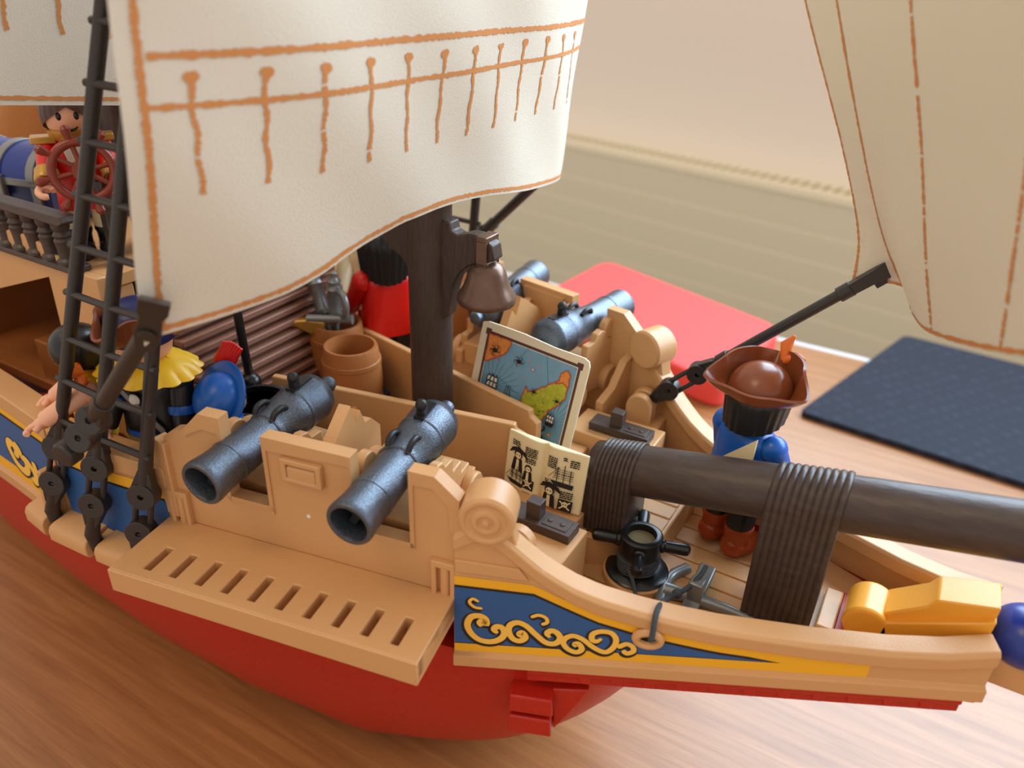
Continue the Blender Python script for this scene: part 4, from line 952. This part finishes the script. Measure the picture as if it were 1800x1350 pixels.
for kx in range(26):
    x, y = random.uniform(0.55, 0.8), random.uniform(0.1, 0.62)
    if y < 0.35 or x > 0.6: D.line([(X(x), Yy(y)), (X(x + random.uniform(0.01, 0.04)), Yy(y + random.uniform(-0.03, 0.03)))], 0.02, 4 if kx % 3 else 7)
for kx in range(20):
    x, y = random.uniform(0.02, 0.2), random.uniform(0.74, 0.97); D.line([(X(x), Yy(y)), (X(x + 0.015), Yy(y - 0.035))], 0.022, 4)
for (x, y, r) in ((0.4, 0.78, 0.05), (0.5, 0.92, 0.04), (0.52, 0.86, 0.05), (0.62, 0.85, 0.05), (0.48, 0.66, 0.04), (0.88, 0.16, 0.09)): D.disc(X(x), Yy(y), r * 0.9, 3, r * 0.6)
D.disc(X(0.56), Yy(0.79), 0.06, 4); D.disc(X(0.56), Yy(0.79), 0.04, 8)
def ship_mark(cx, cy, s, sails=True):
    D.z += 0.002
    D.poly([(cx - 0.34 * s, cy), (cx + 0.34 * s, cy + 0.02 * s), (cx + 0.24 * s, cy - 0.2 * s), (cx - 0.22 * s, cy - 0.22 * s)], 7)
    for dx in (-0.18, 0.0, 0.17): D.line([(cx + dx * s, cy), (cx + dx * s, cy + 0.62 * s)], 0.035 * s, 7)
    if sails:
        for dx in (-0.18, 0.0, 0.17):
            for dy in (0.08, 0.32):
                D.poly([(cx + (dx - 0.12) * s, cy + (dy - 0.03) * s), (cx + (dx + 0.12) * s, cy + (dy - 0.03) * s), (cx + (dx + 0.09) * s, cy + (dy + 0.22) * s), (cx + (dx - 0.09) * s, cy + (dy + 0.22) * s)], 7); D.z += 0.001
                D.poly([(cx + (dx - 0.07) * s, cy + dy * s), (cx + (dx + 0.09) * s, cy + dy * s), (cx + (dx + 0.07) * s, cy + (dy + 0.18) * s), (cx + (dx - 0.04) * s, cy + (dy + 0.18) * s)], 8)
    for dx in (-0.3, 0.3): D.line([(cx + dx * s, cy + 0.02 * s), (cx, cy + 0.66 * s)], 0.02 * s, 7)
ship_mark(X(0.14), Yy(0.40), 0.95); ship_mark(X(0.34), Yy(0.40), 0.6, False); ship_mark(X(0.86), Yy(0.29), 0.6)
# octopus, beast, whale and serpent as plain ink marks
for (cx, cy, s) in ((0.11, 0.84, 0.3), (0.40, 0.82, 0.28), (0.63, 0.56, 0.2), (0.89, 0.56, 0.2)):
    D.z += 0.002; D.disc(X(cx), Yy(cy), 0.42 * s, 7, 0.3 * s)
    for kx in range(5):
        a = -0.3 + kx * 1.1; D.line(smooth2([(X(cx), Yy(cy)), (X(cx) + 0.6 * s * math.cos(a), Yy(cy) + 0.5 * s * math.sin(a)), (X(cx) + 0.9 * s * math.cos(a + 0.5), Yy(cy) + 0.8 * s * math.sin(a + 0.5))], 4), 0.1 * s, 7)
D.z += 0.002; D.poly([(X(a), Yy(b)) for a, b in ((0.76, 0.1), (0.80, 0.05), (0.88, 0.03), (0.9, 0.09), (0.84, 0.10), (0.81, 0.14))], 7)
D.poly([(X(a), Yy(b)) for a, b in ((0.81, 0.085), (0.86, 0.05), (0.885, 0.085), (0.84, 0.09))], 8)
D.line(smooth2([(X(0.79), Yy(0.1)), (X(0.80), Yy(0.17)), (X(0.83), Yy(0.2)), (X(0.82), Yy(0.24))], 5), 0.07, 7)
tag(mp.build('treasure_map', MM, None, smooth=20), 'old painted sea map card leaning behind the hatch, blue sea and green land', 'map')

# book
bkT = thing('open_book', 'small cream open book with black woodcut pictures, standing on the deck', 'book', (-9.98, -1.1, 12.8)); world_parts(bkT)
TLb = Vector((-11.42, -0.95, 15.22)); TRb = Vector((-8.26, -0.95, 15.16)); BLb = Vector((-11.6, -1.25, 12.86)); TB_, BW, BH = plane_frame(TLb, TRb, BLb)
bk = MB()
def page(u): return 0.24 * math.sin(PI * min(1, abs(2 * u - 1)) ** 0.55) ** 1.1 - 0.02
NP = 32; secs = []
for i in range(NP + 1):
    u = i / NP; x = BW * u; z = page(u); secs.append([TB_ @ Vector((x, 0.0 + 0.06 * math.sin(PI * abs(2 * u - 1)), z)), TB_ @ Vector((x, BH + 0.04 * math.sin(PI * abs(2 * u - 1)), z)), TB_ @ Vector((x, BH, -0.14)), TB_ @ Vector((x, 0, -0.14))])
bk.sweep(secs); bk.build('book_block', CRM, bkT, bevel=0.04, smooth=50)
pr = MB()
class PageDecal(Decal):
    def lift(self, p): return (p[0], p[1], page(min(max(p[0] / BW, 0), 1)) + self.z)
    def poly(self, pts, mi):
        self.mb.mat(mi).add([self.lift(p) for p in pts], [list(range(len(pts)))], self.T); self.z += 0.0004
    def line(self, pts, w, mi, taper=False):
        v, f = ribbon2d(pts, w, w, taper); self.mb.mat(mi).add([self.lift(p) for p in v], f, self.T); self.z += 0.0003
G = PageDecal(pr, TB_); G.z = 0.012
def textblock(x, y, wd, rows, dy=0.075):
    for r in range(rows):
        xx = x
        while xx < x + wd - 0.02:
            l = random.uniform(0.05, 0.16); l = min(l, x + wd - xx); G.line([(xx, y - r * dy), (xx + l, y - r * dy)], 0.048, 0); xx += l + 0.022
def pirate_mark(cx, cy, s, hat=True):
    G.poly([(cx - 0.28 * s, cy - 0.62 * s), (cx + 0.28 * s, cy - 0.62 * s), (cx + 0.2 * s, cy - 0.1 * s), (cx - 0.2 * s, cy - 0.1 * s)], 0)
    G.z += 0.002; G.poly([(cx - 0.08 * s, cy - 0.6 * s), (cx + 0.08 * s, cy - 0.6 * s), (cx + 0.06 * s, cy - 0.15 * s), (cx - 0.06 * s, cy - 0.15 * s)], 1)
    G.disc(cx, cy + 0.06 * s, 0.2 * s, 0); G.z += 0.002; G.disc(cx, cy + 0.02 * s, 0.14 * s, 1)
    for dx in (-0.06, 0.06): G.disc(cx + dx * s, cy + 0.03 * s, 0.03 * s, 0)
    if hat: G.z += 0.002; G.poly([(cx - 0.45 * s, cy + 0.02 * s), (cx - 0.2 * s, cy + 0.14 * s), (cx + 0.2 * s, cy + 0.14 * s), (cx + 0.48 * s, cy - 0.02 * s), (cx + 0.34 * s, cy + 0.24 * s), (cx, cy + 0.38 * s), (cx - 0.32 * s, cy + 0.26 * s)], 0)
def flag_mark(cx, cy, s):
    G.poly([(cx - 0.3 * s, cy - 0.26 * s), (cx + 0.3 * s, cy - 0.3 * s), (cx + 0.32 * s, cy + 0.24 * s), (cx - 0.28 * s, cy + 0.28 * s)], 0); G.z += 0.002
    for sg in (-1, 1): G.line([(cx - 0.22 * s, cy - 0.18 * s * sg), (cx + 0.22 * s, cy + 0.18 * s * sg)], 0.06 * s, 1)
    G.disc(cx, cy + 0.05 * s, 0.13 * s, 1); G.z += 0.002
    for dx in (-0.05, 0.05): G.disc(cx + dx * s, cy + 0.05 * s, 0.03 * s, 0)
def boat_mark(cx, cy, s, dark=False):
    G.poly([(cx - 0.55 * s, cy + 0.1 * s), (cx - 0.4 * s, cy), (cx + 0.5 * s, cy - 0.04 * s), (cx + 0.46 * s, cy - 0.24 * s), (cx - 0.2 * s, cy - 0.2 * s)], 0)
    for dx, h_ in ((-0.15, 0.6), (0.1, 0.72), (0.34, 0.55)):
        G.line([(cx + dx * s, cy), (cx + dx * s, cy + h_ * s)], 0.03 * s, 0)
        for q_ in (0.14, 0.34):
            for e in (0, 0.07, 0.14): G.line([(cx + (dx - 0.11) * s, cy + (q_ + e * (1.2)) * s), (cx + (dx + 0.11) * s, cy + (q_ + e * 1.2) * s)], 0.03 * s if dark else 0.02 * s, 0)
    for dx in (-0.5, -0.3): G.line([(cx + dx * s, cy + 0.1 * s), (cx - 0.1 * s, cy + 0.6 * s)], 0.018 * s, 0)
H0 = BH
pirate_mark(0.55, 1.55, 0.95); pirate_mark(1.05, 1.2, 0.75, False); boat_mark(0.5, 0.55, 0.8, True); flag_mark(1.1, 0.62, 0.75)
textblock(0.25, 2.1, 0.35, 3); textblock(0.85, 2.05, 0.5, 5); textblock(0.9, 1.65, 0.42, 3); textblock(0.95, 0.28, 0.32, 3)
textblock(1.78, 2.05, 0.36, 6); textblock(2.35, 2.15, 0.14, 2); textblock(2.6, 2.1, 0.32, 4); boat_mark(2.35, 1.2, 0.95); textblock(1.75, 1.15, 0.16, 3)
pirate_mark(2.0, 0.72, 1.0); textblock(2.4, 0.85, 0.46, 4); flag_mark(2.62, 0.33, 0.85)
pr.build('page_print', [INK, CRM], bkT, smooth=20)

# tub and ramrod, loose behind cannon one
tu = thing('deck_tub', 'round blue grey tub with a black rim and opening behind the left near cannon', 'tub', (-20.3, -4.55, 12.5))
b = MB(); b.lathe([(1.25, 0), (1.5, 0.3), (1.55, 2.5), (1.47, 2.7), (1.15, 2.76), (1.12, 2.7)], 36); b.build('body', TRB, tu, smooth=40)
b = MB(); b.lathe([(1.2, 2.7), (1.16, 2.9), (1.02, 2.9), (0.97, 2.6), (0.9, 0.4), (0, 0.4)], 36); b.build('rim', BLKG, tu, smooth=40)
ra = thing('ramrod', 'thin black ramrod with a ball end standing before the slatted stair', 'ramrod', (-21.9, -3.4, 15.1))
b = MB(); b.tube([(0, 0, 0), (-0.25, 0.1, 2.0), (-0.5, 0.2, 5.0)], 0.17, 10); b.build('rod', BLKG, ra)
b = MB(); b.ball((0, 0, 0), 0.42, n=22, m=14); b.lathe([(0.3, -2.55), (0.3, 0)], 14); b.build('ball_end', BLKG, ra)

# sea chest on the poop deck
ch = thing('sea_chest', 'blue treasure chest with grey straps on the raised stern deck', 'chest', (-34.4, -2.9, 19.4), 0.25)
b = MB(); b.prism([(-2.4, 0), (2.0, 0), (2.1, 2.0), (-2.5, 2.0)], -1.3, 1.3, TY); b.build('chest_box', NAVY, ch, bevel=0.06)
b = MB(); b.prism([(1.5 * math.cos(a), 2.0 + 1.25 * math.sin(a)) for a in [PI * i / 16 for i in range(17)]], -2.5, 2.1, frame((0, 0, 0), (0, 1, 0), (0, 0, 1), (1, 0, 0))); b.build('lid', DBLU, ch, bevel=0.04)
for xx in (-2.0, -0.2, 1.5):
    b = MB(); b.prism([(1.58 * math.cos(a), 2.0 + 1.33 * math.sin(a)) for a in [PI * i / 16 for i in range(17)]], xx - 0.2, xx + 0.2, frame((0, 0, 0), (0, 1, 0), (0, 0, 1), (1, 0, 0))); b.box(xx - 0.2, xx + 0.2, -1.45, 1.45, 0, 2.0); b.build('strap', GREY, ch, bevel=0.03)
b = MB(); b.box(-2.6, 2.2, -1.5, 1.5, 1.75, 2.1); b.box(-0.4, 0.1, -1.65, -1.4, 1.3, 2.2); b.build('band', GREY, ch, bevel=0.05)

# ------------------------------------------------------------------ toy figures
def hand(mb, c, T, sg):
    mb.tube([tuple(Vector(c) + Vector((0.30 * math.cos(a), 0.08 * sg, 0.30 * math.sin(a)))) for a in [0.25 * PI + 1.55 * PI * i / 14 - 0.6 for i in range(15)]], [0.15] * 14 + [0.11], 8, False, T)
def figure(name, label, loc, face, coat, trousers, boots, skin=SKIN, arms=(0.25, 0.25), sleeve=None, lean=0.0, turn=0.0, skirt=False, tilt=0.0):
    """face: heading of the chest; lean tips the whole toy; arms: swing of each arm forward"""
    o = thing(name, label, 'toy figure', loc, face + PI / 2)   # local -y is the front
    sleeve = sleeve or coat
    L = Matrix.Rotation(lean, 4, 'X') @ Matrix.Rotation(tilt, 4, 'Y')
    b = MB(); mats = [coat, trousers, boots, skin, sleeve, BLKG]
    # legs and boots
    for sx in (-0.56, 0.56):
        b.mat(1).lathe([(0.46, 1.1), (0.5, 1.8), (0.54, 2.75)], 18, L @ Matrix.Translation((sx, 0, 0)) @ Matrix.Diagonal((1, 1.15, 1, 1)))
        b.mat(2).lathe([(0.44, 0.45), (0.46, 1.0), (0.53, 1.2), (0.5, 1.35), (0.2, 1.35)], 18, L @ Matrix.Translation((sx, 0, 0)) @ Matrix.Diagonal((1, 1.1, 1, 1)))
        b.mat(2).ball((sx, -0.38, 0.36), 0.5, 0.92, 0.42, 18, 10, L, z0=-0.85); b.mat(2).ball((sx, 0.1, 0.45), 0.48, 0.5, 0.5, 16, 10, L)
    # torso: tapered box-like bell
    def torso(u, v):
        a = 2 * PI * u; z = 2.3 + 3.05 * v; w = 1.18 - 0.16 * v - (0.42 * max(0, v - 0.86) / 0.14); d = 0.80 - 0.10 * v - (0.3 * max(0, v - 0.86) / 0.14)
        c, s = math.cos(a), math.sin(a); e = 0.62
        return (w * math.copysign(abs(c) ** e, c), d * math.copysign(abs(s) ** e, s), z)
    b.mat(0).grid(torso, 36, 16, L); b.lathe([(0.0, 2.3), (0.6, 2.3), (1.0, 2.31)], 24, L @ Matrix.Diagonal((1.1, 0.78, 1, 1)))
    b.lathe([(0.75, 5.33), (0.5, 5.45), (0, 5.47)], 24, L @ Matrix.Diagonal((1, 0.75, 1, 1)))
    # arms and claw hands
    for i, sx in enumerate((-1, 1)):
        A = L @ Matrix.Translation((sx * 1.12, 0, 4.85)) @ Matrix.Rotation(-arms[i], 4, 'X') @ Matrix.Rotation(sx * -0.12, 4, 'Y')
        b.mat(4).ball((0, 0, 0), 0.44, 0.5, 0.5, 16, 10, A); b.mat(4).lathe([(0.3, -2.0), (0.36, -1.9), (0.40, -1.0), (0.44, 0)], 16, A)
        b.mat(3).lathe([(0.0, -2.35), (0.2, -2.3), (0.26, -1.9)], 14, A); hand(b, (0, -0.02, -2.5), A, sx)
    # neck and head
    Hd = L @ Matrix.Translation((0, 0, 5.4)) @ Matrix.Rotation(turn, 4, 'Z')
    b.mat(3).lathe([(0.42, -0.1), (0.42, 0.15), (0.62, 0.2), (0.86, 0.45), (0.96, 0.85), (0.95, 1.2), (0.84, 1.6), (0.55, 1.85), (0, 1.93)], 30, Hd)
    for sx in (-0.33, 0.33): b.mat(5).ball((sx, -0.89, 1.0), 0.12, 0.06, 0.17, 12, 8, Hd)
    b.mat(5).tube([tuple((0.34 * math.cos(a), -0.93 + 0.12 * abs(math.cos(a)), 0.62 + 0.2 * math.sin(a))) for a in [PI * 1.15 + PI * 0.7 * i / 8 for i in range(9)]], 0.045, 6, False, Hd)
    b.build('body', mats, o, smooth=50)
    return o, L, Hd
def bowl_hair(o, Hd, m, low=0.15, frontz=1.35, ridges=0.03, wide=1.06, name='hair', top=2.05):
    def fn(u, v):
        a = 2 * PI * u; back = 0.5 + 0.5 * math.sin(a)              # +y is the back of the head
        edge = low * back ** 0.5 + frontz * (1 - back ** 0.5); 
        t = v; z = edge + (top - edge) * (1 - (1 - t) ** 1.6); k = (z - edge) / (top - edge + 1e-6)
        prof = math.sqrt(max(0.0, 1 - max(0, (z - 1.0) / (top - 0.99)) ** 2.4)); r = wide * (prof if z > 1.0 else 1.0 - 0.10 * max(0, (1.0 - z)))
        r *= 1 + ridges * math.sin(a * 22) * (1 - t)
        return (r * math.cos(a), r * math.sin(a), z)
    b = MB(); b.grid(fn, 88, 14, Hd); b.grid(lambda u, v: tuple(Vector(fn(u, 0.0)) * 1.0 * (1 - 0.14 * v) + Vector((0, 0, 0.2 * v))), 88, 2, Hd)
    return b.build(name, m, o, smooth=70)
def tricorn(o, Hd, m, rot=0.0, size=1.0, z0=1.35, flaps=(1.0, 1.0, 1.0), back=0.0):
    T = Hd @ Matrix.Translation((0, 0, z0)) @ Matrix.Rotation(back, 4, 'X') @ Matrix.Rotation(rot, 4, 'Z') @ Matrix.Diagonal((size, size, size, 1))
    def cor(a): return max(0.0, math.cos(1.5 * ((a + PI / 3) % (2 * PI / 3) - PI / 3))) ** 9   # 1 at the three corners
    def brim(u, v):
        a = 2 * PI * u; c = cor(a); k = (a % (2 * PI)) / (2 * PI / 3); i0 = int(k) % 3; f = flaps[i0]
        r = 1.0 + v * (0.2 + 0.62 * c); z = v * (1.0 * f * (1 - c) + 0.55 * c) - 0.10 * math.sin(PI * v)
        return (r * math.cos(a), r * math.sin(a), z)
    b = MB(); b.sheet(brim, 90, 8, 0.1); b.ball((0, 0, 0.0), 1.04, 1.04, 0.92, 32, 12, z0=-0.12)
    for i in range(len(b.v)): b.v[i] = T @ b.v[i]
    return b.build('hat', m, o, smooth=60)
# the soldier at the bow
o, L, Hd = figure('toy_sailor', 'toy figure in blue coat and brown tricorn standing on the fore deck, back turned', (-4.1, 2.45, 10.86), math.radians(62), BLUC, BLKC, BOOT, arms=(0.5, 0.35), lean=0.05)
bowl_hair(o, Hd, HAIR, low=-0.16, frontz=0.9, ridges=0.025, wide=1.12, top=1.5)
tricorn(o, Hd, HATB, rot=0.96, size=1.06, z0=1.22, flaps=(0.42, 1.05, 0.95), back=-0.12)
b = MB(); b.sheet(lambda u, v: (-1.0 + 2.0 * u, 0.83 + 0.05 * math.sin(PI * u), 5.4 - 2.2 * u - 0.8 * v), 14, 2, 0.08)
for i in range(len(b.v)): b.v[i] = L @ b.v[i]
b.build('sash', CRM, o, smooth=60)['label'] = 'cream sash across the back'
b = MB(); b.tube([(0.2, -1.2, 2.0), (0.4, -1.35, 2.5), (0.2, -1.4, 2.9)], [0.16, 0.22, 0.05], 10, False, Hd); b.tube([(0.2, -1.2, 2.0), (-0.2, -1.3, 2.3), (-0.5, -1.3, 2.3)], [0.16, 0.18, 0.05], 10, False, Hd); b.build('feather', ORG, o, smooth=60)
# red coat behind the mast
o, L, Hd = figure('toy_pirate', 'toy figure in red coat with long black hair standing behind the mast', (-20.85, 3.9, 12.55), math.radians(150), REDC, BLKC, BARR, arms=(0.3, 0.6), lean=0.0, turn=-0.2)
bowl_hair(o, Hd, HAIR, low=-0.55, frontz=1.2, ridges=0.05, wide=1.2)
b = MB(); b.tube([(0.5, -0.75, 0.3), (0.55, -0.85, -0.3), (0.55, -0.85, -1.0)], [0.3, 0.34, 0.2], 12, False, Hd); b.build('lock', HAIR, o, smooth=60)
# cream shirt further back
o, L, Hd = figure('toy_pirate', 'toy figure in cream shirt and black headcloth near the far cannons', (-23.4, 6.0, 12.5), math.radians(-60), CRM, REDC, BOOT, arms=(0.8, 0.5))
bowl_hair(o, Hd, BLKC, low=-0.7, frontz=0.9, ridges=0.0, wide=1.16, name='headcloth')
# captain by the ladder
o, L, Hd = figure('toy_pirate_captain', 'toy pirate in black doublet with yellow collar and brown hat behind the ladder', (-22.35, -7.2, 12.1), math.radians(-72), BLKC, BARR, BOOT, arms=(0.55, 0.3), sleeve=BLKC)
b = MB()
def ruff(u, v):
    a = 2 * PI * u; r = 0.5 + v * 0.98 + 0.17 * v ** 5 * abs(math.sin(a * 8)); return (r * 1.12 * math.cos(a), r * 0.92 * math.sin(a), 5.66 - 0.34 * v ** 1.6 - 0.22 * v ** 6)
b.sheet(ruff, 108, 6, 0.1)
b.build('collar', YELP, o, smooth=50)['label'] = 'scalloped yellow collar'
tricorn(o, Hd, HATB, rot=2.5, size=1.02, z0=1.05)
b = MB(); b.lathe([(1.12, 1.0), (1.16, 1.15), (1.14, 1.4), (1.08, 1.5)], 30, Hd); b.ball((0, 0, 1.6), 1.12, 1.12, 0.75, 28, 10, Hd, z0=0.0); b.build('hat_crown', NAVY, o, smooth=60)
b = MB(); b.lathe([(0, 0), (1.05, 0), (1.2, 0.06), (1.32, 0.6), (1.28, 0.9), (1.15, 0.9)], 30, Matrix.Translation((0, 0, 1.9)) @ Matrix.Diagonal((1.05, 0.85, 1, 1))); b.build('skirt', GOLD, o, smooth=50)
b = MB(); b.lathe([(1.22, 2.72), (1.23, 2.98)], 30, Matrix.Diagonal((1.02, 0.75, 1, 1))); b.build('belt', BLUC, o)
b = MB(); b.sheet(lambda u, v: (-0.9 + 1.7 * u, -0.84 + 0.05 * math.sin(PI * u) * -1, 4.9 - 1.9 * u + 0.3 * v), 12, 2, 0.06); b.build('sash', GREY, o)
b = MB(); b.ball((-0.15, -0.86, 4.35), 0.22, 0.08, 0.22); b.build('medal', WHT, o)
b = MB()
for sx in (-1, 1):
    b.lathe([(0.45, -1.15), (0.49, -1.0), (0.46, -0.85)], 16, Matrix.Translation((sx * 1.12, 0, 4.85)) @ Matrix.Rotation(-(0.55 if sx < 0 else 0.3), 4, 'X') @ Matrix.Rotation(sx * -0.12, 4, 'Y'))
b.build('cuff', BLUC, o)
# boy in yellow with black headcloth
o, L, Hd = figure('toy_pirate', 'toy figure in yellow vest and black headcloth reaching over the side rail', (-24.75, -8.1, 12.5), math.radians(-125), YELP, BLUC, BOOT, arms=(0.9, 1.1), sleeve=SKIN); o.scale = (0.82, 0.82, 0.82)
bowl_hair(o, Hd, BLKG, low=0.2, frontz=1.0, ridges=0.0, wide=1.1, name='headcloth')
b = MB(); b.tube([(1.0, -0.1, 0.7), (1.4, -0.1, 0.5), (1.7, -0.3, 0.75), (1.9, -0.2, 1.0)], [0.16, 0.28, 0.26, 0.06], 10, False, Hd); b.tube([(1.3, -0.1, 0.5), (1.6, 0.0, 0.1), (1.9, -0.1, -0.05)], [0.2, 0.26, 0.06], 10, False, Hd); b.build('headcloth_knot', ORG, o, smooth=60)
# sailor with the blue hat
o, L, Hd = figure('toy_sailor', 'small toy figure with a round blue hat and red plume beside the left near cannon', (-19.85, -6.1, 12.5), math.radians(60), BLUC, BLKC, BOOT, arms=(0.4, 0.4)); o.scale = (0.6, 0.6, 0.6)
Th = Hd @ Matrix.Translation((0.0, 0.35, 0.95)) @ Matrix.Rotation(-1.0, 4, 'X') @ Matrix.Rotation(-0.3, 4, 'Y') @ Matrix.Diagonal((1.42, 1.42, 1.42, 1))
b = MB(); b.ball((0, 0, 0.1), 1.15, 1.15, 1.05, 30, 14, Th, z0=-0.1); b.lathe([(1.1, 0.0), (1.55, 0.12), (1.6, 0.2), (1.55, 0.24), (1.1, 0.2)], 36, Th); b.build('hat', BLUC, o, smooth=50)
b = MB()
PLM = (Matrix.Translation((-19.85, -6.1, 12.5)) @ Matrix.Rotation(math.radians(150), 4, 'Z') @ Matrix.Diagonal((0.6, 0.6, 0.6, 1))).inverted()
p0_, p1_ = Vector((-20.95, -5.6, 16.55)), Vector((-20.35, -5.2, 18.0))
for kx in range(8):
    q = (kx - 3.5) / 3.5; sd = Vector((0.25, 0.1, -0.1)) * q
    b.tube([PLM @ p0_, PLM @ (p0_.lerp(p1_, 0.5) + sd * 0.9), PLM @ (p1_ + sd * 1.1 - Vector((0, 0, 0.12 * abs(q))))], [0.14, 0.24, 0.1], 8)
b.build('plume', REDC, o, smooth=60)['label'] = 'red feather plume'
# helmsman
o, L, Hd = figure('toy_pirate_helmsman', 'toy figure in red coat with white vest and gold collar at the steering wheel', (-28.3, -4.4, 19.4), math.radians(-32), REDC, CRM, BLKC, arms=(1.0, 1.0)); o.scale = (0.82, 0.82, 0.82)
bowl_hair(o, Hd, BHAIR, low=0.1, frontz=1.4, ridges=0.02, wide=1.08)
b = MB(); b.prism([(-0.55, 5.35), (0.55, 5.35), (0.12, 3.4), (-0.12, 3.4)], 0.74, 0.86, frame((0, 0, 0), (1, 0, 0), (0, 0, 1), (0, -1, 0))); b.build('vest', WHT, o, bevel=0.03)
b = MB(); b.lathe([(0.62, 5.2), (0.9, 5.45), (0.95, 5.75), (0.8, 5.8), (0.6, 5.5)], 28); b.build('collar', GOLD, o, smooth=50)
b = MB()
for sx in (-1, 1):
    b.box(sx * 1.15 - 0.5, sx * 1.15 + 0.5, -0.4, 0.4, 5.2, 5.5); b.lathe([(0.47, -1.9), (0.5, -1.7), (0.48, -1.4), (0.5, -1.3), (0.46, -1.2)], 16, Matrix.Translation((sx * 1.12, 0, 4.85)) @ Matrix.Rotation(-1.0, 4, 'X') @ Matrix.Rotation(sx * -0.12, 4, 'Y'))
b.build('gold_trim', GOLD, o, bevel=0.05)
# red bundle inside the cabin door
b = MB(); b.ball((-28.7, -7.7, 13.6), 1.1, 0.8, 0.8); b.ball((-28.4, -7.3, 14.1), 0.5, 0.4, 0.3)
tag(b.build('red_sack', mat('dark_red', (130, 24, 22), 0.5)), 'dark red sack in the shade behind the side rail', 'sack')
